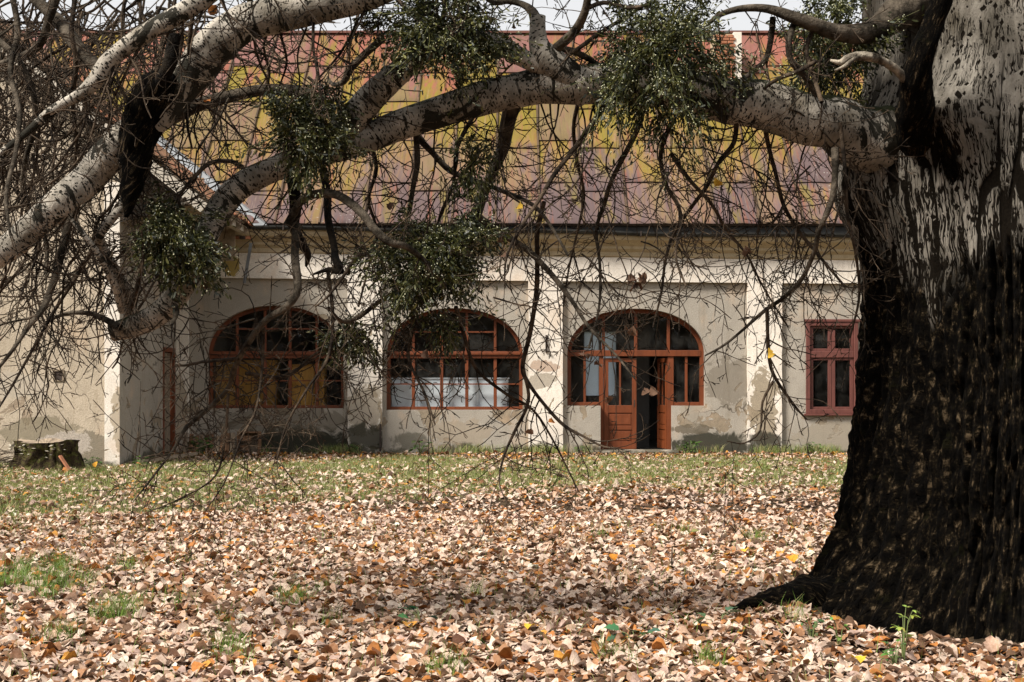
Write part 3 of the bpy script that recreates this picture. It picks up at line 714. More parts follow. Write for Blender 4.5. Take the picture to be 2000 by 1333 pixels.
b = MB(); b.add([(XW-.02, YWF+.1, 4.6), (XW-.02, FY, 4.6), (OX-.3, FY-.3, 4.9), (OX-.3, YWF+.1, 4.95)], [(0, 1, 2, 3)]); b.build("soffit_boards", MT['timber'], wr)
b = MB(); b.box(-7.4, -6.0, YWF+3.9, YWF+3.95, 4.2, 5.0); b.build("broken_gable_boards", MT['timber'], wr)
# valley flashing
V = []; Fs = []
n = 12
for i in range(n+1):
    s = -.05+4.2*i/n; z = OZ+s*SXd.z; c_ = Vector((OX+s*SXd.x, EY+(z-EZ)*sd.y/sd.z, z))
    for off, hh in ((-.42, .06), (-.02, .02), (.34, .05), (.36, .09)):
        if off < 0: q = c_+Vector((0, off, 0))+SXn*hh
        else: q = c_+Vector((off, 0, 0))+sn*hh
        V.append(tuple(q))
for i in range(n):
    for j in range(3): a = i*4+j; Fs.append((a, a+1, a+5, a+4))
MB().add(V, Fs).build("valley_flashing", MT['zinc'], wr)
# mossy tile edge by the gutter
b = MB()
for i in range(90):
    s = random.uniform(-.1, 1.1); q = wp(s, yend(max(s, 0))-.42+random.gauss(0, .06), .07); r_ = random.uniform(.02, .05)
    Vv = [(q.x+r_*a, q.y+r_*b2, q.z+r_*c2*.7) for a, b2, c2 in ((1, 0, 0), (-1, 0, 0), (0, 1, 0), (0, -1, 0), (0, 0, 1), (0, 0, -1))]
    b.add(Vv, [(0, 2, 4), (2, 1, 4), (1, 3, 4), (3, 0, 4), (2, 0, 5), (1, 2, 5), (3, 1, 5), (0, 3, 5)])
o = b.build("moss", MT['moss'], wr, smooth=True); o['kind'] = 'stuff'
# rubble masonry under the wing eave by the frieze
rb = empty("exposed_masonry"); H(rb)
for r_ in range(5):
    for q in range(6):
        x = fx(428)+q*.13+(r_ % 2)*.06; b = MB(); b.box(x, x+.115, FY-.34-random.uniform(0, .05), FY-.16, fz(470)+r_*.075, fz(470)+r_*.075+.062); b.build("brick", MT['brick' if random.random() < .5 else 'iron'], rb)

# --- iron wall anchors and loose metal
for px_, py_, l in ((1067, 672, 34), (1496, 668, 24)):
    b = MB(); x, z = fx(px_), fz(py_); b.box(x-.022, x+.022, FY-PR-.03, FY-PR-.002, z-l*KX/2, z+l*KX/2); b.box(x-.11, x-.0, FY-PR-.05, FY-PR-.03, z+.12, z+.135); b.box(x+.01, x+.06, FY-PR-.08, FY-PR-.03, z-.17, z-.155)
    hb(b, "wall_anchor", 'iron')
b = MB(); b.bar((fx(496), FY-.36, fz(478)), (fx(482), FY-.3, fz(555)), .07, .008, (0, -1, .2))
tag(b.build("hanging_metal_strip", MT['zinc']), "thin bent grey metal strip hanging from the gutter beside the wing", "metal strip")
b = MB(); b.bar((fx(744), FY-.13, fz(884)), (fx(744), FY-.13, fz(828)), .035, .035, (0, 1, 0))
tag(b.build("ground_pipe", MT['iron']), "short dark upright pipe at the foot of the second pilaster", "pipe")

# --- things behind the glass
def cabinet(name, label, cat, px0, px1, py0, Y, mat, cols, rows, hand=True):
    x0, x1, z1 = (px0-1000)/F*Y, (px1-1000)/F*Y, EYE-(py0-744)/F*Y
    e = empty(name, label, cat, ((x0+x1)/2, Y, 0)); wdt = x1-x0
    MB().box(-wdt/2, wdt/2, .03, .5, .02, z1-.03).build("carcass", MT[mat], e, .005)
    MB().box(-wdt/2-.02, wdt/2+.02, .0, .52, z1-.03, z1).build("top", MT[mat], e, .005)
    for i in range(cols):
        for j in range(rows):
            a = -wdt/2+wdt*i/cols+.012; c2 = -wdt/2+wdt*(i+1)/cols-.012; z0 = .06+(z1-.12)*j/rows; zz = .06+(z1-.12)*(j+1)/rows-.015
            d = MB().box(a, c2, .008, .03, z0, zz).build("door" if rows < 3 else "drawer", MT[mat], e, .004)
            MB().box(a+.06, c2-.06, -.004, .008, z0+.05, zz-.05).build("panel", MT[mat], d, .006)
            if hand: MB().box((a+c2)/2-.04, (a+c2)/2+.04, -.03, -.012, zz-.04, zz-.025).build("handle", MT['iron'], d)
    return e
cabinet("sideboard", "long white sideboard standing behind the middle arched window", "sideboard", 764, 993, 738, 32.05, 'white', 4, 1)
cabinet("chest_of_drawers", "yellow wooden chest behind the right panes of the branch-covered arched window", "chest of drawers", 562, 614, 712, 32.05, 'yellow', 1, 4, False)
cabinet("cupboard", "brownish yellow double cupboard behind the left panes of the branch-covered arched window", "cupboard", 420, 540, 704, 32.6, 'yellow', 3, 2, False)
cabinet("tall_cupboard", "narrow yellow cupboard side, rightmost behind the branch-covered arched window", "cupboard", 619, 633, 706, 32.05, 'yellow', 1, 1, False)

# ------------------------------------------------------------------ the old poplar
TX, TY = 3.58, 9.8
tree = empty("poplar_tree", "huge old poplar with blackened furrowed trunk and pale drooping limbs reaching across the yard", "tree", (TX, TY, 0))
def TT(o): o.parent = tree; o.matrix_parent_inverse = Matrix.Translation((-TX, -TY, 0)); return o
def build_trunk():
    zt = np.r_[np.arange(-.12, 4.6, .0095), np.arange(4.6, 9.5, .06)]
    # fine columns where seen from the yard, coarser at the back
    th = np.r_[np.linspace(-1.12*math.pi, .12*math.pi, 470, endpoint=False), np.linspace(.12*math.pi, .88*math.pi, 60)]
    Th, Zz = np.meshgrid(th, zt)
    zk = [-.12, 0, .1, .24, .415, .70, 1.05, 1.4, 1.755, 2.2, 2.64, 3.2, 3.7, 4.2, 5, 7, 9.6]; rk = [1.62, 1.58, 1.53, 1.46, 1.38, 1.30, 1.245, 1.215, 1.185, 1.16, 1.135, 1.12, 1.09, 1.09, 1.05, .92, .7]
    R = np.interp(Zz, zk, rk)
    ct, st_ = np.cos(Th), np.sin(Th)
    fl = np.exp(-np.clip(Zz, 0, 9)/.55)
    lob = np.cos(5*Th+.9)*.5+np.cos(3*Th-1.7)*.5+np.cos(9*Th+2)*.25
    R = R+fl*lob*.12+(fbm(np.stack([ct*1.3, st_*1.3, Zz*.5], -1), 3)-.5)*.14*(1-.5*fl)
    R = R+.035*np.cos(7*Th+1.2*np.sin(Zz*.8))*sst(3.6, 1, Zz)
    # collars: below limb A (left, z~3.1) and the dead stub in front (z~3.6)
    def collar(t0, z0, wt, wz_, amp):
        d = (Th-t0+math.pi) % (2*math.pi)-math.pi
        return amp*np.exp(-(d/wt)**2-((Zz-z0)/wz_)**2)
    R = R+collar(-math.pi*.93, 3.1, .42, .42, .2)+collar(-math.pi*.72, 3.3, .16, .25, .14)
    R = R+collar(-math.pi*.735, 3.3, .17, .3, .12)+collar(-math.pi*.95, 2.80, .34, .36, .15)
    # bark
    U = Th*1.2; W = Zz
    warp = (fbm(np.stack([U*1.5, W*1.1, U*0], -1), 3)-.5)*.5
    dkb = 2.35+.62*sst(-2.6, -1.15, Th)+(-.25)*sst(-2.75, -2.3, Th)*sst(-1.6, -2.1, Th)
    jag = (fbm(np.stack([U*9, W*1.6, U*0+5], -1), 4)-.5)*1.5
    dark = sst(.10, -.10, Zz-dkb+jag*.55)
    pale = fbm(np.stack([U*2.6+9, W*.55, U*0+2], -1), 4); dark = dark*(1-sst(.60, .68, pale)*sst(0.2, 1.4, Zz)*.9)
    rid0 = 2*fbm(np.stack([U*14, W*2.2, U*0+23], -1), 3)-1
    kd = collar(-math.pi*.75, 3.0, .10, .26, .75); dark = np.maximum(dark, sst(.40, .46, kd+jag*.8+rid0*.25)*sst(.1, .3, kd))
    rid = 1-np.abs(2*fbm(np.stack([(U+warp*.16)*15, W*.95+warp, U*0+3], -1), 4)-1)       # furrows
    rid2 = 1-np.abs(2*fbm(np.stack([(U+warp*.1)*36, W*3, U*0+8], -1), 3)-1)
    fine = fbm(np.stack([ct*42, st_*42, W*11], -1), 3)-.5
    pr = 1-np.abs(2*fbm(np.stack([(U+warp*.15)*7, W*.9, U*0+13], -1), 3)-1)
    crack = sst(.90, .965, pr)*sst(4.6, 2.6, Zz+warp)
    R = R-dark*(.085*sst(.72, 1., rid)+.034*sst(.66, 1., rid2))+dark*.035*fine*2-(1-dark)*(.03*crack)+.008*fine+.012*dark
    R = R+.02*(vnoise(np.stack([ct*7, st_*7, W*3], -1))-.5)
    cx = TX+.03*np.sin(Zz); V = np.stack([cx+R*ct, TY+R*st_, Zz], -1)
    n, k = Th.shape; i = np.arange(n-1)[:, None]*k; j = np.arange(k)[None]; j2 = (j+1) % k
    Fq = np.stack([i+j, i+j2, i+k+j2, i+k+j], -1).reshape(-1, 4)
    uv = np.stack([Th*1.2, Zz], -1).reshape(-1, 2)
    TT(mk("trunk", V.reshape(-1, 3), Fq, MT['trunk'], smooth=True, uv=uv, attrs={'dark': dark.ravel(), 'crack': crack.ravel(), 'low': np.clip(sst(3.5, 2.2, Zz+(warp*.8)), 0, 1).ravel()}))
build_trunk()

def limb(name, ctrl, mat='limb', sides=28, step=.035, rough=.05, moss=0., cap=True, parent=None, rawpts=None):
    """ctrl rows: px, py, width_px, Y"""
    rows = [] if rawpts is None else list(rawpts)
    for px, py, wd, Y in ctrl:
        q = P(px, py, Y); rows.append((q[0], q[1], q[2], wd/2/F*Y))
    C = resample(rows, step); Pt, R = C[:, :3].copy(), C[:, 3]
    ph = random.random()*99
    Pt += (np.stack([fbm(Pt*3.0+ph+k*31, 2) for k in range(3)], -1)-.5)*R[:, None]*.55
    V, Fq, th = tube_arr(Pt, R, sides, True, (0, 1, .1))
    n = vnoise(V*9+ph)+.6*vnoise(V*26+ph)-.8; n1 = vnoise(V*3.2+ph)-.5
    c_ = Pt[:, None]; rad = V-c_; V = c_+rad*(1+rough*(n*1.0+n1*1.6))[..., None]
    L = np.r_[0, np.cumsum(np.linalg.norm(np.diff(Pt, axis=0), axis=1))]
    uv = np.stack([np.broadcast_to(th[None]*R[:, None], (len(L), len(th))), np.broadcast_to(L[:, None], (len(L), len(th)))], -1)
    nz = rad[..., 2]/(np.linalg.norm(rad, axis=-1)+1e-9)
    ms = (np.clip(nz, 0, 1)**2*moss) if moss else np.zeros(nz.shape)
    Vv = V.reshape(-1, 3); ex = []
    if cap:
        k = len(th); base = (len(L)-1)*k; Vv = np.vstack([Vv, Pt[-1:]+.0]); uv2 = np.vstack([uv.reshape(-1, 2), uv.reshape(-1, 2)[-1:]]); ms = np.r_[ms.ravel(), 0]
        capf = np.array([[base+i, base+i+1, len(Vv)-1, len(Vv)-1] for i in range(k-1)])
        Fl = Fq.tolist()+[[a, b_, c2] for a, b_, c2, _ in capf.tolist()]
        o = mk(name, Vv, Fl, MT[mat], None, True, uv2, {'moss': ms})
    else: o = mk(name, Vv, Fq, MT[mat], None, True, uv.reshape(-1, 2), {'moss': ms.ravel()})
    if parent is None: TT(o)
    else: o.parent = parent
    o['_c'] = 0; del o['_c']
    if mat == 'trunk': o.data.attributes.new('dark', 'FLOAT', 'POINT').data.foreach_set('value', np.ones(len(o.data.vertices), np.float32))
    return o, Pt, R

class Grow:
    """twigs: hanging arcs with side shoots and short spurs"""
    def __init__(s): s.T = Tubes(); s.cnt = 0
    def twig(s, p, d, L, r, lvl, grav, yk=.35):
        n = max(4, int(L/.055)); st_ = L/n; p = np.array(p, float); d = np.array(d, float); d[1] *= yk; d /= np.linalg.norm(d)+1e-9
        pts = [p.copy()]; ds = [d.copy()]
        bend = rng.normal(0, .10); turn = rng.uniform(.5, .95); ar = np.zeros(3)
        for i in range(n):
            t = i/n; g_ = grav if t < turn else -grav*.9
            ar = ar*.5+rng.normal(0, .14, 3)*(1, .5, 1); d = d+ar+rng.normal(0, .07, 3)+np.array((bend*(-d[2]), 0, bend*d[0]))*.35+np.array((0, 0, -g_))
            d[1] *= .85; d /= np.linalg.norm(d)
            p = p+d*st_; 
            if p[2] < .35: d[2] = abs(d[2])*.4; 
            pts.append(p.copy()); ds.append(d.copy())
        Rr = np.maximum(r*(1-.6*np.linspace(0, 1, n+1)**.8), .0021); Rr[1::2] *= 1.08; Rr[-2] *= 1.45
        s.T.add(np.array(pts), Rr, 5 if r > .006 else (4 if r > .003 else 3)); s.cnt += 1
        if lvl <= 0: return
        nc = max(2, int(L*(6.5 if lvl > 1 else 11)))
        sg = 1
        for c in range(nc):
            t = .12+.85*(c+rng.random())/nc; i = min(n, int(t*n)); sg = -sg if rng.random() < .75 else sg
            a = sg*rng.uniform(.5, 1.15); dd = ds[i]; q = np.array((dd[0]*math.cos(a)-dd[2]*math.sin(a), dd[1]+rng.normal(0, .5), dd[0]*math.sin(a)+dd[2]*math.cos(a)))
            l2 = L*rng.uniform(.22, .5)*(1-.45*t)
            if lvl == 1: l2 = min(l2, rng.choice((.05, .09, .16, .28)))
            s.twig(pts[i], q, max(l2, .035), max(.0024, Rr[i]*.62), lvl-1, grav*.9, .8)
def dress(o, Pt, R, spacing, Lr, rr, lvl=2, down=.8, t0=0., t1=1., name="twigs", grav=.07, side=None, mat='twig'):
    G = Grow(); L = np.r_[0, np.cumsum(np.linalg.norm(np.diff(Pt, axis=0), axis=1))]; x = L[-1]*t0
    while x < L[-1]*t1:
        x += spacing*rng.uniform(.4, 1.6); i = min(len(L)-1, int(np.searchsorted(L, x)))
        if x >= L[-1]*t1: break
        a = rng.normal(0, .9); dn = -1 if rng.random() < down else 1
        d = np.array((math.sin(a)+(side or 0), rng.normal(0, .4), dn*abs(math.cos(a))))
        G.twig(Pt[i]+d/np.linalg.norm(d)*R[i]*.6, d, rng.uniform(*Lr), min(R[i]*.5, rng.uniform(*rr)), lvl, grav*rng.uniform(.3, 1.5))
    if G.cnt:
        t = G.T.build(name, MT[mat], o); t['kind'] = 'stuff'
    return G.cnt

A_, AP, AR = limb("limb", [(1850, 345, 260, 9.7), (1770, 305, 170, 9.5), (1705, 280, 134, 9.3), (1655, 255, 116, 9.2), (1600, 234, 102, 9.1), (1500, 207, 97, 9.0), (1400, 190, 86, 8.9), (1290, 172, 80, 8.9), (1180, 166, 78, 8.9), (1080, 168, 74, 8.9), (1000, 181, 68, 8.9),
    (920, 198, 66, 8.9), (830, 228, 60, 8.9), (750, 258, 60, 8.9), (690, 283, 56, 8.9), (620, 298, 52, 8.9), (545, 325, 48, 8.85), (475, 362, 52, 8.8), (430, 412, 52, 8.8), (388, 490, 48, 8.75), (355, 560, 46, 8.7), (312, 607, 47, 8.7), (265, 633, 44, 8.7), (216, 650, 36, 8.7)], sides=40, step=.03, moss=.9)
B_, BP, BR = limb("limb", [(820, -70, 74, 8.5), (760, -38, 72, 8.5), (700, -8, 68, 8.5), (640, 8, 64, 8.5), (560, 24, 66, 8.5), (480, 52, 72, 8.5), (430, 86, 78, 8.5), (385, 128, 76, 8.5), (350, 172, 72, 8.5), (308, 222, 70, 8.5), (250, 268, 68, 8.5), (205, 312, 66, 8.5), (165, 357, 62, 8.5), (110, 402, 58, 8.4), (50, 452, 56, 8.4), (0, 490, 52, 8.4), (-80, 540, 46, 8.4), (-170, 580, 30, 8.4)],
    sides=36, step=.03, rawpts=[(TX-.2, TY-.1, 6.9, .45), (TX-1.2, TY-.5, 7.0, .36), (1.0, 8.7, 6.0, .2), (.1, 8.5, 4.75, .13)], moss=.35)
C_, CP, CR = limb("limb", [(1150, 190, 50, 8.9), (1108, 150, 62, 8.85), (1072, 118, 56, 8.8), (1052, 90, 42, 8.8), (1049, 60, 32, 8.8), (1050, 30, 30, 8.8)], moss=0.2)
C2_, C2P, C2R = limb("limb", [(1090, 140, 40, 8.85), (1030, 118, 36, 8.8), (960, 86, 38, 8.75), (880, 82, 42, 8.7), (830, 98, 44, 8.7), (788, 135, 46, 8.7), (745, 172, 54, 8.75), (705, 215, 60, 8.8), (665, 258, 60, 8.85), (625, 292, 50, 8.9)], moss=.4)
D_, DP, DR = limb("limb", [(470, -80, 44, 8.1), (430, -35, 42, 8.1), (385, 5, 38, 8.1), (340, 32, 36, 8.1), (300, 55, 36, 8.1), (250, 90, 34, 8.1), (205, 125, 34, 8.1), (180, 160, 32, 8.1), (150, 187, 22, 8.1), (95, 220, 18, 8.1), (40, 270, 14, 8.1), (-40, 330, 12, 8.1)], rawpts=[(.9, 8.8, 6.3, .14), (-.6, 8.3, 5.2, .08)])
E_, EP, ER = limb("branch", [(650, 215, 20, 9.1), (595, 183, 22, 9.2), (525, 175, 22, 9.2), (455, 187, 24, 9.2), (385, 207, 26, 9.1), (315, 244, 26, 9.0), (280, 262, 24, 8.9), (220, 330, 12, 8.9), (160, 380, 8, 8.8)], 'branch')
K_, KP, KR = limb("broken_limb", [(330, 150, 40, 8.45), (305, 180, 82, 8.4), (285, 225, 88, 8.4), (268, 290, 72, 8.4), (262, 340, 52, 8.4), (252, 400, 26, 8.4), (246, 425, 8, 8.4)], 'trunk', rough=.5)
K2_, _, _ = limb("broken_limb", [(345, 70, 30, 8.3), (330, 130, 26, 8.3), (300, 180, 22, 8.35), (270, 230, 14, 8.35)], 'branch_dark', rough=.12)
# dead limb standing against the trunk, with its torn pale stub
S_, SP_, SR = limb("dead_limb", [(1800, 285, 90, 9.2), (1793, 245, 78, 8.95), (1786, 200, 58, 8.75), (1788, 150, 48, 8.6), (1802, 100, 48, 8.5), (1822, 50, 48, 8.45), (1838, 0, 46, 8.4), (1848, -80, 50, 8.4), (1850, -200, 34, 8.4)], 'trunk', rough=.3)
S2_, _, _ = limb("torn_stub", [(1788, 185, 34, 8.72), (1772, 158, 27, 8.62), (1750, 136, 24, 8.55), (1722, 118, 23, 8.5), (1690, 110, 22, 8.45), (1660, 112, 15, 8.42), (1642, 122, 9, 8.42), (1622, 118, 3, 8.42)], 'branch_pale', 22, .02, rough=.55)
S3_, _, _ = limb("torn_stub", [(1700, 112, 14, 8.44), (1672, 112, 13, 8.42), (1652, 128, 9, 8.4), (1630, 138, 3, 8.4)], 'branch_pale', 14, .02, rough=.5)
U_, UP, UR = limb("limb", [(1800, -20, 100, 9.3), (1745, 35, 64, 9.1), (1700, 62, 46, 9.0), (1640, 62, 34, 8.9), (1570, 38, 26, 8.8), (1500, 17, 17, 8.8), (1440, 17, 13, 8.8), (1395, 35, 9, 8.8), (1375, 60, 4, 8.8)], 'branch', 20)
RT, _, _ = limb("root", [(1600, 1160, 90, 9.95), (1545, 1170, 50, 9.8), (1500, 1174, 44, 9.75), (1462, 1182, 34, 9.7), (1425, 1196, 12, 9.65)], 'trunk', 30, .02, rough=.55)

n = 0
n += dress(A_, AP, AR, .085, (.45, 1.6), (.004, .008), 2, .95, .14, .60)
n += dress(A_, AP, AR, .12, (.2, .7), (.004, .007), 2, .7, .60, 1., name="twigs")
n += dress(B_, BP, BR, .09, (.3, .95), (.004, .010), 2, .8, .45, 1.)
n += dress(D_, DP, DR, .07, (.3, 1.), (.004, .009), 2, .75, .2, 1.)
n += dress(E_, EP, ER, .1, (.2, .7), (.003, .007), 2, .75)
n += dress(U_, UP, UR, .12, (.2, .6), (.004, .007), 2, .85)
n += dress(C2_, C2P, C2R, .16, (.2, .7), (.003, .007), 2, .7)

BRL = [  # hand placed branches: rows px,py,width ; depth
 (9.0, [(482, 336, 10), (460, 318, 9), (433, 315, 9), (406, 321, 9), (381, 344, 8), (352, 380, 7), (352, 403, 6), (370, 432, 4)]),
 (8.9, [(560, 440, 14), (575, 415, 15), (592, 388, 16), (622, 378, 17), (660, 382, 17), (700, 410, 17), (735, 452, 16), (765, 475, 15), (792, 480, 14), (830, 510, 10), (870, 560, 7)]),
 (8.9, [(560, 300, 30), (572, 345, 26), (578, 400, 24), (574, 440, 22), (590, 478, 18), (602, 498, 14), (598, 520, 5)]),
 (8.9, [(578, 440, 18), (576, 500, 17), (580, 545, 17), (578, 575, 16), (556, 603, 15), (518, 627, 13), (484, 673, 12), (467, 701, 12), (455, 728, 11), (446, 759, 10), (412, 795, 9), (364, 836, 8), (340, 877, 6), (300, 930, 4), (260, 980, 2)]),
 (8.9, [(467, 700, 8), (430, 704, 7), (395, 707, 6), (360, 714, 5), (342, 712, 3)]),
 (9.1, [(628, 320, 14), (640, 380, 15), (642, 430, 14), (652, 480, 14), (655, 510, 16), (664, 530, 20), (640, 528, 10), (612, 536, 4)]),
 (9.0, [(770, 470, 10), (735, 497, 9), (700, 500, 8), (670, 540, 7), (640, 580, 5), (615, 600, 3)]),
 (9.0, [(830, 510, 10), (790, 560, 9), (740, 590, 9), (700, 620, 9), (668, 628, 8), (640, 600, 5)]),
 (8.9, [(1008, 190, 36), (996, 225, 32), (987, 262, 28), (982, 290, 24), (960, 340, 22), (940, 395, 20), (928, 430, 18), (905, 470, 10), (880, 520, 5)]),
 (8.9, [(930, 420, 18), (965, 450, 14), (1028, 488, 12), (1081, 541, 11), (1119, 590, 9), (1151, 639, 7), (1200, 690, 5), (1240, 740, 3)]),
 (9.0, [(1062, 395, 9), (1049, 450, 10), (1049, 510, 10), (1047, 572, 10), (1035, 653, 9), (1021, 716, 9), (1032, 748, 8), (1063, 790, 7), (1102, 832, 7), (1140, 853, 5), (1180, 873, 4), (1220, 878, 2)]),
 (9.0, [(1022, 720, 7), (1032, 783, 7), (1004, 846, 6), (985, 890, 5), (975, 940, 3), (990, 985, 2)]),
 (8.9, [(1190, 190, 11), (1140, 266, 11), (1110, 305, 10), (1081, 343, 9), (1050, 395, 8), (1021, 438, 7), (990, 500, 5), (985, 560, 3)]),
 (8.9, [(1255, 215, 12), (1245, 252, 11), (1196, 350, 10), (1180, 400, 9), (1165, 450, 7), (1172, 520, 6), (1170, 600, 5), (1150, 680, 4)]),
 (9.0, [(830, 240, 14), (812, 262, 14), (845, 300, 12), (880, 335, 12), (930, 355, 10), (985, 375, 9), (1040, 400, 8), (1075, 440, 6), (1110, 500, 5)]),
 (9.0, [(812, 265, 12), (815, 320, 11), (806, 370, 10), (798, 420, 9), (786, 470, 6)]),
 (9.1, [(936, 210, 10), (905, 260, 9), (890, 300, 8), (885, 360, 7), (860, 420, 6), (850, 470, 4)]),
 (8.9, [(1440, 232, 10), (1433, 280, 10), (1405, 315, 9), (1380, 365, 9), (1352, 403, 8), (1317, 455, 8), (1300, 510, 6), (1292, 570, 5), (1275, 640, 3)]),
 (8.9, [(1630, 290, 16), (1630, 350, 13), (1622, 400, 11), (1600, 450, 10), (1590, 495, 10), (1562, 551, 9), (1524, 587, 8), (1498, 604, 8), (1450, 646, 6), (1415, 674, 5), (1377, 695, 3)]),
 (8.9, [(1498, 604, 8), (1501, 674, 7), (1510, 730, 7), (1552, 793, 5), (1577, 821, 3)]),
 (8.9, [(1510, 745, 6), (1489, 786, 5), (1484, 842, 4), (1454, 866, 3), (1420, 862, 2)]),
 (9.0, [(1490, 225, 10), (1500, 280, 9), (1515, 340, 8), (1530, 400, 8), (1560, 450, 7), (1600, 500, 6), (1650, 560, 5)]),
 (8.9, [(1310, 240, 10), (1290, 300, 9), (1300, 360, 8), (1330, 420, 7), (1320, 500, 5), (1340, 560, 4)]),
 (8.9, [(1310, 300, 9), (1345, 350, 8), (1390, 400, 7), (1420, 450, 6), (1460, 500, 5), (1490, 560, 4), (1540, 640, 3)]),
 (9.1, [(1130, 195, 9), (1120, 250, 8), (1128, 320, 7), (1140, 380, 6), (1128, 450, 5), (1110, 530, 4), (1100, 600, 3)]),
 (9.1, [(720, 270, 10), (735, 330, 8), (720, 390, 7), (735, 450, 6), (720, 520, 5), (700, 600, 4)]),
 (8.85, [(1510, 35, 12), (1507, 70, 12), (1496, 115, 11), (1470, 140, 10), (1445, 158, 8)]),
 (8.85, [(1548, 50, 13), (1540, 80, 13), (1545, 118, 13), (1573, 150, 13), (1594, 186, 12)]),
 (8.85, [(1587, 60, 9), (1575, 100, 9), (1590, 150, 9), (1605, 200, 9)]),
 (8.8, [(1594, 120, 9), (1560, 140, 9), (1520, 155, 8), (1490, 175, 6)]),
 (8.8, [(1050, 45, 26), (1040, 22, 18), (1020, 8, 13), (990, 2, 12), (965, 5, 11), (930, -20, 9)]),
 (8.8, [(1080, 100, 20), (1100, 84, 20), (1125, 60, 18), (1142, 25, 16), (1150, -15, 14)]),
 (8.8, [(1090, 95, 14), (1120, 100, 14), (1150, 115, 12), (1180, 135, 8)]),
 (8.8, [(1095, 115, 10), (1130, 95, 9), (1170, 65, 8), (1220, 35, 7), (1270, 5, 6)]),
 (8.8, [(1140, 20, 10), (1180, 5, 9), (1230, 15, 8), (1270, 10, 6)]),
 (8.8, [(820, 45, 10), (790, 10, 8), (765, -10, 7)]),
 (8.7, [(750, 75, 14), (715, 105, 14), (685, 135, 14), (672, 160, 12), (650, 165, 8), (640, 150, 4)]),
 (8.7, [(700, 25, 7), (690, 60, 6), (660, 110, 5), (625, 150, 4)]),
 (8.6, [(260, 365, 20), (240, 400, 18), (215, 430, 18), (195, 460, 17), (200, 480, 16), (240, 560, 26), (255, 620, 24)]),
 (8.6, [(232, 640, 14), (200, 622, 12), (170, 612, 9), (120, 615, 7), (80, 640, 4)]),
 (8.6, [(240, 610, 16), (225, 560, 15), (195, 500, 13), (165, 460, 10), (140, 430, 8)]),
 (8.6, [(258, 600, 10), (272, 545, 9), (280, 500, 6), (276, 450, 4)]),
 (8.7, [(338, 590, 12), (345, 610, 12), (336, 635, 5)]),
 (8.6, [(160, 375, 10), (130, 455, 16), (118, 500, 16), (104, 550, 14), (85, 600, 12), (55, 640, 9), (20, 690, 7), (-20, 740, 5)]),
 (8.5, [(230, 400, 9), (190, 470, 8), (150, 540, 8), (105, 610, 7), (60, 690, 6), (20, 760, 5), (-10, 810, 3)]),
 (8.4, [(-30, 60, 14), (30, 110, 12), (60, 170, 12), (68, 240, 11), (50, 310, 10), (46, 370, 12), (62, 420, 10), (90, 470, 8), (92, 540, 5)]),
 (8.4, [(115, -20, 18), (95, 40, 17), (75, 90, 16), (30, 115, 12), (-20, 130, 10)]),
 (8.3, [(150, -30, 10), (140, 60, 10), (148, 120, 10), (142, 200, 9), (150, 280, 7), (140, 360, 5)]),
 (8.3, [(20, -30, 12), (35, 60, 12), (20, 140, 11), (38, 220, 10), (30, 300, 9), (12, 380, 8), (20, 460, 5)]),
 (8.6, [(60, -10, 20), (115, 40, 26), (140, 80, 28), (175, 120, 26), (205, 150, 20)]),
 (8.3, [(385, -20, 9), (372, 60, 9), (370, 110, 9), (372, 170, 8), (366, 240, 6), (375, 290, 4)]),
 (8.5, [(560, 0, 7), (548, 60, 6), (560, 120, 5), (545, 170, 3)]),
 (8.5, [(613, 30, 7), (612, 90, 6), (620, 150, 5), (610, 190, 4)]),
 (9.0, [(490, -20, 12), (488, 30, 11), (492, 68, 10)]),
 (8.9, [(1640, 240, 9), (1650, 330, 8), (1655, 420, 7), (1672, 500, 6), (1678, 580, 5), (1660, 660, 4)]),
 (8.9, [(890, 600, 9), (905, 650, 8), (930, 720, 7), (990, 770, 6), (1040, 800, 5), (1080, 860, 4), (1130, 960, 3)]),
 (8.9, [(805, 590, 9), (806, 640, 8), (798, 700, 6), (830, 770, 5), (850, 830, 3)]),
 (8.9, [(640, 530, 8), (650, 620, 7), (640, 700, 6), (600, 760, 5), (560, 830, 4), (540, 900, 3)]),
 (8.8, [(515, 640, 7), (512, 720, 6), (500, 800, 5), (470, 860, 4), (440, 940, 3), (400, 1000, 2)]),
 (8.8, [(446, 770, 6), (440, 850, 5), (420, 930, 4), (350, 975, 3), (290, 1000, 2)]),
 (8.8, [(480, 730, 8), (560, 735, 7), (620, 690, 6), (680, 680, 5), (740, 720, 3)]),
]
for bi, (Y, pts) in enumerate(BRL):
    rows = []; ph = random.random()*50
    for i, (px, py, wd) in enumerate(pts): rows.append((px, py, wd*1.0, Y+.25*math.sin(ph+i*.5)-.25*math.sin(ph)))
    mw = max(p_[2] for p_ in pts); mt_ = 'branch' if mw >= 12 else 'twig'
    if bi in (2, 5): mt_ = 'branch_dark'
    if bi in (38, 40): mt_ = 'limb'
    o, bp, br_ = limb("branch", rows, mt_, 12 if mw >= 12 else 7, .04, .1 if mw > 12 else .06, cap=False)
    left = np.mean([p_[0] for p_ in pts]) < 480
    n += dress(o, bp, br_, .075 if not left else .06, (.12, .6), (.0028, .0055), 2 if mw > 6 else 1, .72, .12, 1., grav=.05)
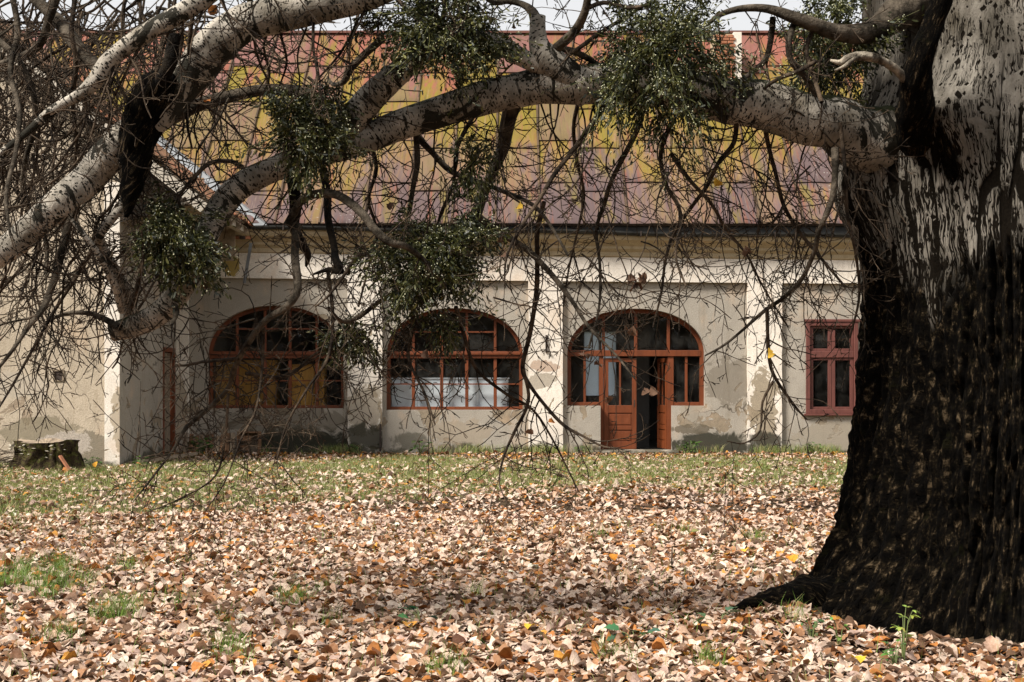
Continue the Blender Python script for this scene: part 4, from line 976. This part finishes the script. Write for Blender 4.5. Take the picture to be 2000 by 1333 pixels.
# the thicket of hanging shoots at the upper left
def thicket(count, x0, x1, y0, y1, Lr, side, grav, Y0=8.6, Y1=10.4, name="branch", down=1., rr=(.006, .013)):
    global n
    for k in range(count):
        px, py, Y = rng.uniform(x0, x1), rng.uniform(y0, y1), rng.uniform(Y0, Y1); q = P(px, py, Y); G = Grow()
        d = (side+rng.normal(0, .5), rng.normal(0, .2), -down*rng.uniform(.3, 1.))
        G.twig(q, d, rng.uniform(*Lr), rng.uniform(*rr), 2, grav*rng.uniform(.4, 1.4)); n += G.cnt
        TT(G.T.build(name, MT['twig' if rng.random() < .7 else 'branch']))
thicket(66, -80, 380, -80, 60, (.6, 1.7), -.1, .05)
thicket(60, -80, 280, 40, 330, (.5, 1.4), -.3, .06)
thicket(28, 20, 400, 320, 520, (.5, 1.4), -.7, .05)
thicket(22, -60, 140, 300, 540, (.5, 1.2), -.1, .08)
thicket(8, 380, 640, 60, 200, (.4, .9), .5, .05)
thicket(14, 620, 1000, 420, 640, (.5, 1.2), .1, .06, rr=(.004, .007))
thicket(12, 360, 660, 560, 760, (.4, .9), -.2, .03, rr=(.004, .007))
thicket(20, 960, 1660, 260, 540, (.6, 1.3), .0, .06, rr=(.004, .007))
print("twigs", n)
# higher limbs of the crown, above the picture
for a, l, z0 in ((.3, 4.5, 7.6), (1.6, 4, 8.2), (2.7, 5, 8.0), (4.2, 3.5, 8.6), (5.4, 4, 7.9)):
    pts = [(TX+math.cos(a)*l*t, TY+math.sin(a)*l*t*.7, z0+2.5*t-.6*t*t, .34*(1-t*.75)) for t in (0, .25, .5, .75, 1)]
    o, bp, br_ = limb("limb", [], 'limb', 14, .15, rawpts=pts)
    dress(o, bp, br_, .5, (.8, 1.8), (.01, .02), 1, .5)
pts = [(TX, TY, z, r) for z, r in ((9.2, .72), (10.5, .6), (12, .42), (14, .2))]; limb("trunk_top", [], 'limb', 18, .2, rawpts=pts)

# dead leaves still hanging on the twigs
def leafmesh(name, L, W, mat, curl=.5, seed=0, col=(.2, .1, .05)):
    r = random.Random(seed); n = 7; V = []; 
    for i in range(n+1):
        t = i/n; wv = W*(math.sin(math.pi*t**.75)**.8)*(1+.18*math.sin(t*19))
        for s_ in (-1, 0, 1): V.append((s_*wv, t*L, abs(s_)*wv*curl+L*.25*curl*math.sin(t*3+r.random())))
    Fs = []
    for i in range(n):
        for j in (0, 1): a = i*3+j; Fs.append((a, a+1, a+4, a+3))
    me = mk(name, V, Fs, MT[mat], None, True, attrs={'Col': np.tile(col, (len(V), 1))}); return me
lm = [leafmesh("dead_leaf", .1, .04, 'leaf', .6, k, c) for k, c in enumerate([(.10, .055, .035), (.16, .09, .055), (.35, .13, .03), (.55, .35, .04)])]
spots = [(1070, 825, 2), (1042, 850, 1), (1238, 556, 0), (1248, 562, 0), (1228, 560, 0), (1255, 553, 1), (1246, 548, 0), (1222, 548, 0), (1262, 548, 0), (985, 500, 0), (975, 470, 0), (1458, 505, 0), (1466, 492, 0), (1150, 700, 1), (1140, 690, 0), (1160, 715, 0), (1185, 780, 1), (1190, 790, 1),
         (1228, 648, 1), (1235, 655, 1), (1270, 765, 1), (1278, 772, 1), (830, 700, 0), (760, 410, 0), (848, 335, 3), (1022, 408, 3), (1500, 700, 3), (950, 150, 3), (1395, 365, 3), (55, 360, 1), (412, 560, 0), (410, 30, 2), (410, 200, 2), (270, 140, 0), (1010, 55, 1), (800, 80, 2), (840, 90, 1)]
for k, (px, py, c) in enumerate(spots):
    o = lm[c] if not lm[c].parent else bpy.data.objects.new("dead_leaf", lm[c].data)
    if o.name not in COL.objects: COL.objects.link(o)
    o.parent = tree; q = P(px, py, 8.75); o.location = (q[0]-TX, q[1]-TY, q[2]); o.rotation_euler = (random.uniform(-.6, 2.2), random.uniform(-1, 1), random.uniform(0, 6.28)); o.scale = [random.uniform(.5, .8)]*3

# ------------------------------------------------------------------ mistletoe
def mistletoe(px, py, rpx, rzpx, Y, n_, label, droop=.5, seed=0, dense=1.):
    r = np.random.default_rng(seed+50); c = P(px, py, Y); rx = rpx/F*Y; rz = rzpx/F*Y
    e = empty("mistletoe", label, "mistletoe", tuple(c), "mistletoe clumps growing in the poplar")
    T = Tubes(); tips = []
    for k in range(int(70*dense)):
        v = r.normal(0, 1, 3); v /= np.linalg.norm(v); end = v*np.array((rx, min(rx, rz)*.85, rz))*r.uniform(.6, 1.18)*(1+.25*math.sin(5*math.atan2(v[2], v[0])+seed))
        end[2] -= droop*rz*.25*(abs(v[0])+.4)
        m1 = end*.45+r.normal(0, .03, 3); m1[2] += .04
        T.add(resample(np.array([[0, 0, 0, .006], [*m1, .004], [*end, .002]]), .06)[:, :3], np.linspace(.006, .0018, len(resample(np.array([[0, 0, 0, .006], [*m1, .004], [*end, .002]]), .06))), 4)
        for q in range(4):
            t = r.uniform(.35, .95); b0 = m1*(1-t)+end*t; b1 = b0+(end*.28+r.normal(0, .5, 3)*np.array((rx, rx*.8, rz))*.42); b1[2] -= .03
            T.add(np.array([b0, (b0+b1)/2+r.normal(0, .01, 3), b1]), [.0025, .002, .0014], 3); tips.append((b0, b1))
        tips.append((m1, end))
    T.build("stems", MT['green'], e).data.attributes.new('Col', 'FLOAT_COLOR', 'POINT').data.foreach_set("color", np.tile((.12, .12, .03, 1), (T.n, 1)).astype(np.float32).ravel())
    e.children[-1]['kind'] = 'stuff'
    N = int(n_*1.4)
    ti = r.integers(0, len(tips), N); t = r.uniform(.15, 1.08, N)[:, None]
    a0 = np.array([q[0] for q in tips])[ti]; a1 = np.array([q[1] for q in tips])[ti]
    base = a0+(a1-a0)*t+r.normal(0, .022, (N, 3)); dirv = (a1-a0); dirv /= np.linalg.norm(dirv, axis=1)[:, None]+1e-9
    dirv = dirv*.55+r.normal(0, .5, (N, 3)); dirv[:, 2] -= .45*droop+.1; dirv /= np.linalg.norm(dirv, axis=1)[:, None]
    sd_ = np.cross(dirv, r.normal(0, 1, (N, 3))); sd_ /= np.linalg.norm(sd_, axis=1)[:, None]; nn = np.cross(sd_, dirv)
    L = r.uniform(.026, .05, N)[:, None]; W = L*r.uniform(.10, .16, N)[:, None]
    V = np.stack([base, base+dirv*L*.35-sd_*W+nn*W*.3, base+dirv*L*.35+sd_*W+nn*W*.3, base+dirv*L*.75-sd_*W*1.05+nn*L*.06, base+dirv*L*.75+sd_*W*1.05+nn*L*.06, base+dirv*L+nn*L*.1], 1)
    fr_ = np.array([(0, 2, 1), (1, 2, 4), (1, 4, 3), (3, 4, 5)]); Fq = (np.arange(N)[:, None, None]*6+fr_[None]).reshape(-1, 3)
    pal = np.array([(.016, .022, .005), (.034, .040, .008), (.075, .078, .016), (.009, .012, .004), (.16, .155, .045)]); colr = pal[r.choice(5, N, p=(.3, .3, .17, .16, .07))]*r.uniform(.7, 1.2, (N, 1))
    o = mk("leaves", V.reshape(-1, 3), Fq, MT['green'], e, True, attrs={'Col': np.repeat(colr, 6, 0)}); o['kind'] = 'stuff'
    nbr = int(n_*.38); bi_ = r.integers(0, N, nbr); bp = base[bi_]+r.normal(0, .01, (nbr, 3)); br = r.uniform(.0035, .0055, nbr)[:, None]
    oc = np.array([(1, 0, 0), (-1, 0, 0), (0, 1, 0), (0, -1, 0), (0, 0, 1), (0, 0, -1)], float); of = np.array([(0, 2, 4), (2, 1, 4), (1, 3, 4), (3, 0, 4), (2, 0, 5), (1, 2, 5), (3, 1, 5), (0, 3, 5)])
    o = mk("berries", (bp[:, None]+oc[None]*br[:, None]).reshape(-1, 3), (np.arange(nbr)[:, None, None]*6+of[None]).reshape(-1, 3), MT['berry'], e, True); o['kind'] = 'stuff'
mistletoe(862, 58, 135, 88, 8.6, 4300, "wide mistletoe clump beside the upright pale stub, reaching up against the sky", .5, 1, 1.3)
mistletoe(1290, 100, 132, 150, 8.75, 7500, "largest, darkest mistletoe clump, hanging over the middle of the thick limb", .6, 2, 1.6)
mistletoe(603, 252, 78, 80, 8.6, 3200, "round leafy mistletoe clump where two pale limbs meet in front of the mauve roof sheets", .6, 3)
mistletoe(350, 472, 72, 80, 8.5, 2800, "bushy mistletoe clump on the limb's lower end in front of the wing corner", .6, 4)
mistletoe(830, 505, 108, 86, 8.8, 4600, "berry-studded mistletoe clump above the middle arched window", .6, 5, 1.3)
mistletoe(690, 662, 46, 44, 8.9, 800, "small loose mistletoe clump hanging beside the pilaster below the eaves", .8, 6, .6)
mistletoe(1622, 80, 88, 100, 9.2, 4000, "mistletoe clump tucked against the trunk above the thick limb", .7, 7)
mistletoe(925, 320, 48, 70, 8.95, 500, "sparse wispy mistletoe on the hanging branch under the limb in the middle", .9, 8, .5)
mistletoe(915, 455, 40, 45, 8.95, 700, "small mistletoe tuft at the fork just above the berry-studded clump", .9, 9, .5)
mistletoe(872, 640, 42, 32, 8.95, 350, "thin mistletoe tuft dangling at the top of the middle arched window", .9, 10, .4)

# ------------------------------------------------------------------ leaf litter
pal = np.array([(.58, .44, .35), (.67, .53, .43), (.50, .34, .24), (.36, .19, .10), (.42, .17, .045), (.24, .12, .06), (.13, .075, .045), (.55, .27, .05), (.70, .58, .48), (.50, .36, .30)])
pw = np.array([.20, .17, .13, .10, .065, .09, .07, .015, .08, .08])
def patchmask(x, y):
    m_ = np.zeros_like(x)
    for px, py, rp_, s in ((40, 1128, 75, 1), (115, 1150, 60, 1), (60, 1175, 55, .9), (238, 1200, 55, 1), (232, 1122, 32, .9), (330, 1180, 34, .9), (150, 1235, 55, .8), (462, 1212, 36, .7), (455, 1265, 40, .6), (870, 1312, 40, .7), (360, 1108, 24, .6),
                          (930, 1165, 22, .5), (570, 1178, 40, .6), (640, 1150, 25, .4), (1200, 1290, 40, .5), (1390, 1300, 36, .6), (430, 1300, 60, .5), (640, 1222, 30, .5), (1560, 1225, 30, .4), (1340, 1050, 18, .6), (1475, 1062, 26, .5), (1180, 1052, 16, .5)):
        gx, gy = GP(px, py); r = rp_/F*gy; m_ = np.maximum(m_, s*np.exp(-(((x-gx)/r)**2+((y-gy)/(r*2.6))**2)**1.5))
    return m_
def farmask(x, y):
    nn = fbm(np.stack([x*.5, y*.3, x*0+4], -1), 4)-.5
    f_ = sst(16.8, 24.5, y+nn*13)*(.62+.75*sst(.35, .62, fbm(np.stack([x*1.1, y*.55, x*0+14], -1), 3))).clip(0, 1)
    f_ = np.maximum(f_, sst(14.0, 19.5, y+nn*9)*sst(-1.5, -4.5, x+nn*5)*.75)
    return f_*np.clip(1-.85*sst(28.6, 30.2, y+nn*5), 0, 1)
def litter(N, y0, y1):
    u = rng.random(N); y = np.sqrt(y0**2+u*(y1**2-y0**2)); x = rng.uniform(-1, 1, N)*(y*.36+1.6)
    return x, y
def build_litter():
    parts = []
    for N, y0, y1, zmax in ((36000, 5.2, 10.5, .035), (50000, 10.5, 17, .035), (38000, 17, 31.35, .03)):
        x, y = litter(N, y0, y1); fm = farmask(x, y); pm_ = patchmask(x, y)
        keep = rng.random(N) > np.maximum(fm*.70, pm_*.72); keep &= np.hypot(x-TX, (y-TY)) > 1.62
        keep &= ~((x < XW+.1) & (y > YWF-.05)); parts.append(np.c_[x, y, rng.random(N)*zmax][keep])
    A = np.vstack(parts); N = len(A); print("leaves", N)
    # templates
    nt = 20; no = 10; TV = np.zeros((nt, no+3, 3))
    for k in range(nt):
        r = np.random.default_rng(k); ang = np.linspace(-math.pi/2, 1.5*math.pi, no, endpoint=False)
        rad = 1+.10*np.cos(3*(ang-math.pi/2))+.05*np.cos(5*(ang-math.pi/2))+r.normal(0, .045, no); rad[0] *= .86
        P2 = np.stack([np.cos(ang)*rad*.46, np.sin(ang)*rad*.52], -1)
        P2 = np.vstack([P2, [[0, -.18], [0, .06], [0, .28]]])
        cu, cv, tw = r.normal(0, 1.1), r.normal(0, .8), r.normal(0, .6)
        z = cu*P2[:, 0]**2*.9+cv*P2[:, 1]**2*.8+tw*P2[:, 0]*P2[:, 1]+abs(P2[:, 0])*r.choice((-.35, .35, .5, .1))+np.r_[r.normal(0, .05, no), 0, 0, 0]
        TV[k] = np.c_[P2, z]
    c0, c1, c2 = no, no+1, no+2
    tri = []
    for i in range(no):
        j = (i+1) % no; a = (i+.5)/no*2*math.pi-math.pi/2; cc = c0 if math.sin(a) < -.35 else (c2 if math.sin(a) > .45 else c1); tri.append((i, j, cc))
    tri += [(2, c1, c0), (8, c0, c1), (3, c2, c1), (7, c1, c2)]
    tri = np.array(tri)
    TV[:, :, 2] *= .8
    V = TV[rng.integers(0, nt, N)]*((.040+.064*rng.random(N)**1.3)*np.where(A[:, 1] > 18, 1.15, 1.))[:, None, None]
    yaw = rng.uniform(0, 2*math.pi, N); tilt = np.abs(rng.normal(0, .25, N)); ta = rng.uniform(0, 2*math.pi, N)
    c, s = np.cos(yaw)[:, None], np.sin(yaw)[:, None]; x, y, z = V[..., 0]*c-V[..., 1]*s, V[..., 0]*s+V[..., 1]*c, V[..., 2]
    ax, ay = np.cos(ta)[:, None], np.sin(ta)[:, None]; u = x*ax+y*ay; v = -x*ay+y*ax; ct, st_ = np.cos(tilt)[:, None], np.sin(tilt)[:, None]
    u2 = u*ct+z*st_; z2 = -u*st_+z*ct; x = u2*ax-v*ay; y = u2*ay+v*ax
    z2 = z2-np.minimum(z2.min(1), 0)[:, None]*.65
    V = np.stack([x+A[:, 0:1], y+A[:, 1:2], z2+A[:, 2:3]+gz(A[:, 0], A[:, 1])[:, None]], -1)
    Fq = (np.arange(N)[:, None, None]*(no+3)+tri[None]).reshape(-1, 3)
    pr = np.tile(pw, (N, 1)); ci = (rng.random(N)[:, None] > np.cumsum(pw/pw.sum())).sum(1)
    wall = sst(28.8, 30.6, A[:, 1]); ci = np.where((rng.random(N) < wall*.6), rng.choice((3, 5, 6, 7), N), ci)
    cl = fbm(np.stack([A[:, 0]*.5, A[:, 1]*.4, A[:, 0]*0], -1), 3)
    colr = pal[ci]*(rng.normal(1, .13, N).clip(.6, 1.4)*(.78+.45*cl))[:, None]
    colr = colr.clip(0, .8)
    cv = np.repeat(colr, no+3, 0); cv = cv*(1+rng.normal(0, .07, (len(cv), 1))); cv = cv.reshape(N, no+3, 3); cv[:, no:] *= .86
    o = mk("fallen_leaves", V.reshape(-1, 3), Fq, MT['leaf'], None, True, attrs={'Col': cv.reshape(-1, 3).clip(0, 1)})
    tag(o, "pale pinkish brown dry leaves carpeting the yard", "fallen leaves", None, 'stuff')
build_litter()

# ------------------------------------------------------------------ grass
def build_grass():
    X = []; Yv = []; Hh = []; Ww = []
    x, y = litter(330000, 12.5, 31.3); f_ = farmask(x, y)*.95; k = rng.random(len(x)) < f_*(.25+1.1*fbm(np.stack([x*1.7, y*1.1, x*0], -1), 2)**2*1.6); x, y = x[k], y[k]
    X.append(x); Yv.append(y); Hh.append(rng.uniform(.03, .11, len(x))); Ww.append(rng.uniform(.004, .009, len(x)))
    x, y = litter(500000, 5.5, 15.5); pm_ = patchmask(x, y); k = rng.random(len(x)) < np.maximum(pm_-.15, 0)*.75*1.25*sst(.36, .54, fbm(np.stack([x*5.5, y*2.4, x*0+9], -1), 3))+.010; x, y = x[k], y[k]
    X.append(x); Yv.append(y); Hh.append(rng.uniform(.07, .2, len(x))); Ww.append(rng.uniform(.002, .0042, len(x)))
    x, y = rng.uniform(-7.3, 8.3, 16000), 31.5-np.abs(rng.normal(0, .16, 16000)); k = (fbm(np.stack([x*1.6, x*0, x*0+3], -1), 3) > rng.uniform(.38, .7, 16000)) & (np.abs(x-2.75) > .9); x, y = x[k], y[k]
    X.append(x); Yv.append(y); Hh.append(rng.uniform(.05, .28, len(x))); Ww.append(rng.uniform(.005, .011, len(x)))
    x = np.concatenate(X); y = np.concatenate(Yv); h = np.concatenate(Hh); w_ = np.concatenate(Ww)
    k = (np.hypot(x-TX, y-TY) > 1.7) & ~((x < XW+.05) & (y > YWF-.02)); x, y, h, w_ = x[k], y[k], h[k], w_[k]; N = len(x); print("blades", N)
    z = gz(x, y); a = rng.uniform(0, 6.28, N); ln = rng.uniform(.15, .9, N)*h; fa = rng.uniform(0, 6.28, N)
    sx, sy = np.cos(fa)*w_/2, np.sin(fa)*w_/2; lx, ly = np.cos(a)*ln, np.sin(a)*ln
    V = np.stack([np.c_[x-sx, y-sy, z], np.c_[x+sx, y+sy, z], np.c_[x+lx*.4-sx*.8, y+ly*.4-sy*.8, z+h*.62], np.c_[x+lx*.4+sx*.8, y+ly*.4+sy*.8, z+h*.62], np.c_[x+lx, y+ly, z+h*.95]], 1)
    Fq = (np.arange(N)[:, None, None]*5+np.array([(0, 1, 3), (0, 3, 2), (2, 3, 4)])[None]).reshape(-1, 3)
    pg = np.array([(.13, .19, .04), (.17, .23, .055), (.23, .25, .085), (.32, .28, .13), (.10, .14, .03), (.40, .33, .19)]); far = y > 15.5
    ci = np.where(far, rng.choice(6, N, p=(.16, .2, .24, .17, .07, .16)), rng.choice(6, N, p=(.33, .3, .1, .03, .22, .02)))
    c = pg[ci]*rng.uniform(.75, 1.2, (N, 1))*np.where(far[:, None], np.array([[1.02, 1.04, .9]]), np.array([[.95, 1.15, .75]]))
    tag(mk("grass", V.reshape(-1, 3), Fq, MT['green'], None, False, attrs={'Col': np.repeat(c, 5, 0)}), "short yellow-green grass growing in tufts and along the house", "grass", None, 'stuff')
build_grass()

# ------------------------------------------------------------------ weeds, saplings
def weed(name, label, px, py, n_leaf, size, h, kind='broad', group=None, seed=0, col=(.07, .15, .04), Yb=None):
    r = random.Random(seed+11); 
    if Yb is None: gx, gy = GP(px, py)
    else: gx, gy = (px-1000)/F*Yb, Yb
    e = empty(name, label, "plant", (gx, gy, float(gz(gx, gy))), group)
    for k in range(n_leaf):
        a = r.uniform(0, 6.28); rad = size*r.uniform(.4, 1.3); hh = h*r.uniform(.35, 1.0)
        tip = np.array((math.cos(a)*rad, math.sin(a)*rad, hh))
        T = Tubes(); T.add(np.array([(0, 0, -.02), tip*.5+np.array((0, 0, .3*hh)), tip]), [.004, .003, .002], 5)
        s_ = T.build("stem", MT['green'], e); s_.data.attributes.new('Col', 'FLOAT_COLOR', 'POINT').data.foreach_set("color", np.tile((.16, .2, .07, 1), (T.n, 1)).astype(np.float32).ravel())
        subs = [(0, 1)] if kind == 'broad' else [(-1.1, .7), (0, 1), (1.1, .7)]
        for da, sc_ in subs:
            L = size*sc_*r.uniform(.8, 1.2); c = [v*r.uniform(.75, 1.25) for v in col]
            o = leafmesh("leaf", L, L*(.42 if kind == 'broad' else .26), 'green', .25, seed+k, c)
            o.parent = s_; o.location = tip; o.rotation_euler = (r.uniform(-.5, .45), r.uniform(-.4, .4), a-math.pi/2+da+r.uniform(-.3, .3))
weed("broadleaf_weed", "blue-green broad-leaved weed among leaves, straight below the middle window", 822, 1222, 6, .085, .13, seed=1, col=(.08, .17, .09))
weed("broadleaf_weed", "low spreading dark-green weed in the leaves, midway to the trunk along the bottom", 1240, 1252, 8, .09, .08, seed=2, col=(.05, .13, .06))
weed("broadleaf_weed", "few-leaved green weed just left of the black root", 1402, 1222, 4, .09, .12, seed=3, col=(.06, .15, .06))
weed("broadleaf_weed", "single bright green leaf standing in the litter before the grass strip", 1342, 1060, 1, .10, .12, seed=4, col=(.16, .26, .05))
weed("sapling", "tallest seedling, yellow-green compound leaves against the black trunk", 1765, 1262, 8, .055, .32, 'tri', seed=5, col=(.28, .34, .08), Yb=8.15)
weed("sapling", "little seedling with few leaves at the trunk's left flank", 1640, 1225, 4, .045, .2, 'tri', seed=6, col=(.14, .24, .06), Yb=8.5)
weed("ground_elder", "dark green leafy tuft at the foot of the trunk beside the root", 1585, 1250, 9, .05, .14, 'tri', seed=7, col=(.05, .12, .04), Yb=8.7)
weed("ground_elder", "leafy green tuft in the leaves below the tallest seedling", 1748, 1300, 8, .05, .16, 'tri', seed=8, col=(.08, .17, .04))
for k, (px, Y, nl, sz, h, lb) in enumerate(((395, 30.4, 26, .16, .42, "ferny green weeds before the planks under the branch-covered window"), (820, 31.0, 18, .12, .32, "weeds climbing the wall under the middle window's left half"), (1350, 31.05, 18, .12, .3, "dark weeds right of the doorstep"),
        (1590, 31.1, 14, .1, .25, "weeds at the wall under the rose casement window"), (180, 26.4, 10, .1, .22, "green tuft between the tree stump and the white corner"), (275, 26.6, 12, .1, .2, "weeds at the foot of the wing's grey side wall"), (690, 31.1, 10, .1, .22, "low weeds at the foot of the second pilaster"), (1130, 31.1, 8, .09, .2, "low weeds under the entrance's left side light"))):
    weed("wall_weeds", lb, px, 0, nl, sz, h, 'tri' if k % 2 == 0 else 'broad', None, 20+k, (.06, .12, .025), Y)

# bare shoots leaning on the wing's side wall
for k, (a, b2, lb) in enumerate((((262, 893), (275, 745), "tall bare shoot leaning at the wing's side wall"), ((268, 892), (274, 822), "shorter bare shoot beside the tall one at the wing's side wall"))):
    T = Tubes(); Yq = 26.85; q0 = P(a[0], a[1], Yq); q1 = P(b2[0], b2[1], Yq+.3); q0[2] = -.02; pts = np.array([q0, q0*.5+q1*.5+np.array((.03, 0, 0)), q1]); T.add(resample(np.c_[pts, [.014, .011, .005]], .2)[:, :3], np.linspace(.014, .004, len(resample(np.c_[pts, [.014, .011, .005]], .2))), 6)
    tag(T.build("bare_shoot", MT['twig']), lb, "stick")

# tree stump with bracket fungi
sx_, sy_ = (88-1000)/F*25.9, 25.9
stump = empty("tree_stump", "rotten mossy tree stump with pale bracket fungi before the wing wall", "stump", (sx_, sy_, 0))
def stump_mesh():
    th = np.linspace(0, 2*math.pi, 90, endpoint=False); zz = np.linspace(-.05, .5, 30); Th, Zz = np.meshgrid(th, zz)
    R = .50+.10*np.exp(-Zz/.15)+.06*np.cos(4*Th+1)+.05*np.cos(7*Th)
    R = R-.09*sst(.75, 1, 1-np.abs(2*fbm(np.stack([Th*5, Zz*2, Th*0], -1), 3)-1))+.03*(fbm(np.stack([Th*14, Zz*14, Th*0], -1), 2)-.5)
    top = Zz*(1+.14*np.cos(Th*2+1)*0+.20*(vnoise(np.stack([np.cos(Th)*2, np.sin(Th)*2, Th*0], -1))-.5))
    V = np.stack([R*np.cos(Th)*1.12, R*np.sin(Th)*.8, top], -1); n, k = Th.shape; i = np.arange(n-1)[:, None]*k; j = np.arange(k)[None]; j2 = (j+1) % k
    Fq = np.stack([i+j, i+j2, i+k+j2, i+k+j], -1).reshape(-1, 4).tolist(); Vv = V.reshape(-1, 3).tolist(); Vv.append([0, 0, .42]); b0 = (n-1)*k
    return Vv, Fq, [[b0+q, b0+(q+1) % k, len(Vv)-1] for q in range(k)]
Vv, Fq, topf = stump_mesh(); mstump = M("mossy_stump_bark", 1, .1); p = mstump.pos(); nn = mstump.noise(p, 9, 5, .7)
mstump.col(mstump.ramp(nn, [(.35, (.012, .01, .006)), (.5, (.05, .035, .02)), (.58, (.06, .065, .015)), (.7, (.2, .15, .09))])); mstump.bump(mstump.noise(p, 40, 4), .02)
mk("bark", Vv, Fq, mstump.m, stump, True); mk("cut_top", Vv, topf, MT['timber'], stump, False)
fm_ = None
for k in range(46):
    a = random.uniform(3.3, 5.6) if k % 3 else random.uniform(2.6, 3.6); z = random.choice((random.uniform(.38, .47), random.uniform(.2, .45))); R_ = .56
    if fm_ is None:
        V = [(0, 0, 0)]+[(.05*math.cos(t), .05*math.sin(t), -.008) for t in np.linspace(0, 2*math.pi, 9)[:-1]]+[(0, 0, -.02)]; Fs = [(0, 1+i, 1+(i+1) % 8) for i in range(8)]+[(9, 1+(i+1) % 8, 1+i) for i in range(8)]
        o = fm_ = mk("fungus", V, Fs, simple("bone_white_fungus", (.58, .52, .42), .8, .3, 30), stump, True)
    else: o = bpy.data.objects.new("fungus", fm_.data); COL.objects.link(o); o.parent = stump
    o.location = (R_*math.cos(a)*1.1, R_*math.sin(a)*.8, z); o.rotation_euler = (random.uniform(-.3, .3), random.uniform(-.3, .3), 0); o.scale = [random.uniform(.4, 1.1)]*3
b = MB(); q0 = P(140, 925, 25.2); b.bar((sx_+.62, sy_-.55, .0), (sx_+.42, sy_-.47, .26), .07, .03); tag(b.build("painted_board", MT['brick']), "broken painted lath leaning against the front of the tree stump", "board")
# heap of dead brushwood
G = Grow()
for k in range(60): G.twig((-9.55+random.uniform(-.5, .45), 25.6+random.uniform(-.4, .3), random.uniform(.0, .25)), (random.uniform(-1, 1), random.uniform(-.4, .4), random.uniform(-.3, .5)), random.uniform(.3, .8), .008, 1, .02)
tag(G.T.build("brushwood", MT['twig']), "heap of dead brushwood left of the tree stump", "brushwood", None, 'stuff')
# planks and crate below the first window
pk = empty("plank_screen", "row of short reddish upright planks leaning under the branch-covered arched window", "planks", (fx(412), 31.3, 0))
for k in range(10):
    x = -.55+k*.115; h_ = .44+random.uniform(-.06, .04); b = MB(); b.hexa([(x+i*.095, y+zz*.12, zz*h_) for i in (0, 1) for y in (-.02, .01) for zz in (0, 1)]); b.build("plank", MT['tile' if k % 3 else 'timber'], pk, .004)
b = MB(); b.box(-.56, .6, .04, .07, .1, .18); b.build("rail", MT['timber'], pk)
cr_ = empty("wooden_crate", "orange-brown wooden crate on its side at the end of the planks", "crate", (fx(493), 31.2, 0))
MB().box(-.24, -.215, -.15, .15, .02, .46).build("side", MT['tile'], cr_); MB().box(.215, .24, -.15, .15, .02, .46).build("side", MT['tile'], cr_); MB().box(-.24, .24, -.15, .15, .46, .485).build("top", MT['tile'], cr_); MB().box(-.24, .24, -.15, .15, -.01, .02).build("base", MT['tile'], cr_)
MB().box(-.21, .21, .1, .12, .02, .46).build("back", MT['timber'], cr_)
for k in range(2): MB().box(-.21, .02+.05*k, -.13, -.11, .08+k*.2, .2+k*.2).build("slat", MT['tile'], cr_)
b = MB(); b.bar((XW+.15, 27.1, .03), (XW+1.1, 28.6, .14), .06, .05); tag(b.build("fallen_pole", MT['timber']), "grey pole lying in the weeds along the wing's side wall", "pole")

# leaves that stand out of the litter
for k, (px, py, Y, ci, lb, s_, rx_) in enumerate(((1935, 1250, 8.1, (.58, .40, .30), "large curled pinkish leaf standing upright at the foot of the trunk", 1.05, 1.2), (1680, 1305, None, (.75, .5, .05), "bright yellow leaf lying under the trunk's flare", 1., .2),
        (1552, 1108, None, (.7, .3, .03), "orange leaf at the tip of the trunk's flare", 1.1, .5), (912, 1195, None, (.5, .22, .03), "orange-brown leaf right of the blue-green weed", .9, .3), (1455, 1088, None, (.72, .42, .05), "small yellow leaf in the open litter beyond the root", .8, .3),
        (1030, 1240, None, (.66, .42, .04), "yellow leaf in the litter near the bottom middle", .8, .25), (1200, 1102, None, (.6, .25, .03), "orange leaf curled in the open litter straight below the door", .9, .7), (186, 922, 26.0, (.75, .38, .04), "orange leaf standing right of the tree stump", 1.2, 1.2))):
    if Y is None: gx, gy = GP(px, py)
    else: gx, gy = (px-1000)/F*Y, Y
    o = leafmesh("fallen_leaf", .1, .045, 'leaf', .5, 70+k, ci); o.location = (gx, gy, float(gz(gx, gy))+.05); o.rotation_euler = (rx_, random.uniform(-.4, .4), random.uniform(-.8, .8)); o.scale = (s_,)*3
    tag(o, lb, "leaf")
# fallen sticks
for k, (px, py, a, l, lb) in enumerate(((1312, 1108, 1.2, .2, "short dark stick poking out of the litter below the door"), (560, 1065, .3, .5, "thin twig lying on the leaves left of the middle"), (1500, 985, .1, .6, "thin twig lying across the grass strip toward the trunk"))):
    gx, gy = GP(px, py); z = float(gz(gx, gy)); T = Tubes(); e_ = np.array((math.cos(a)*l*(.2 if k == 0 else 1), .1, math.sin(a)*l if k == 0 else .06)); p0 = np.array((gx, gy, z+.01)); T.add(np.array([p0, p0+e_*.5+(0, 0, .02), p0+e_]), [.009, .008, .005], 6); tag(T.build("stick", MT['twig']), lb, "stick")

# unseen trees added behind the viewer so the panes reflect something dark
def wood():
    N = 60000; x = rng.uniform(-70, 70, N); y = -24+rng.normal(0, 3, N); top = 9+5*fbm(np.stack([x*.12, x*0, x*0], -1), 3); z = rng.random(N)*top
    V = np.stack([x, y, z], -1)[:, None]+rng.normal(0, .35, (N, 3, 3)); c = np.array([(.03, .035, .015), (.06, .05, .02), (.09, .055, .02)])[rng.integers(0, 3, N)]
    tag(mk("unseen_trees", V.reshape(-1, 3), np.arange(N*3).reshape(-1, 3), MT['green'], None, False, attrs={'Col': np.repeat(c, 3, 0)}), "dark unseen trees added behind the viewer for the pane reflections", "trees", None, 'stuff')
wood()
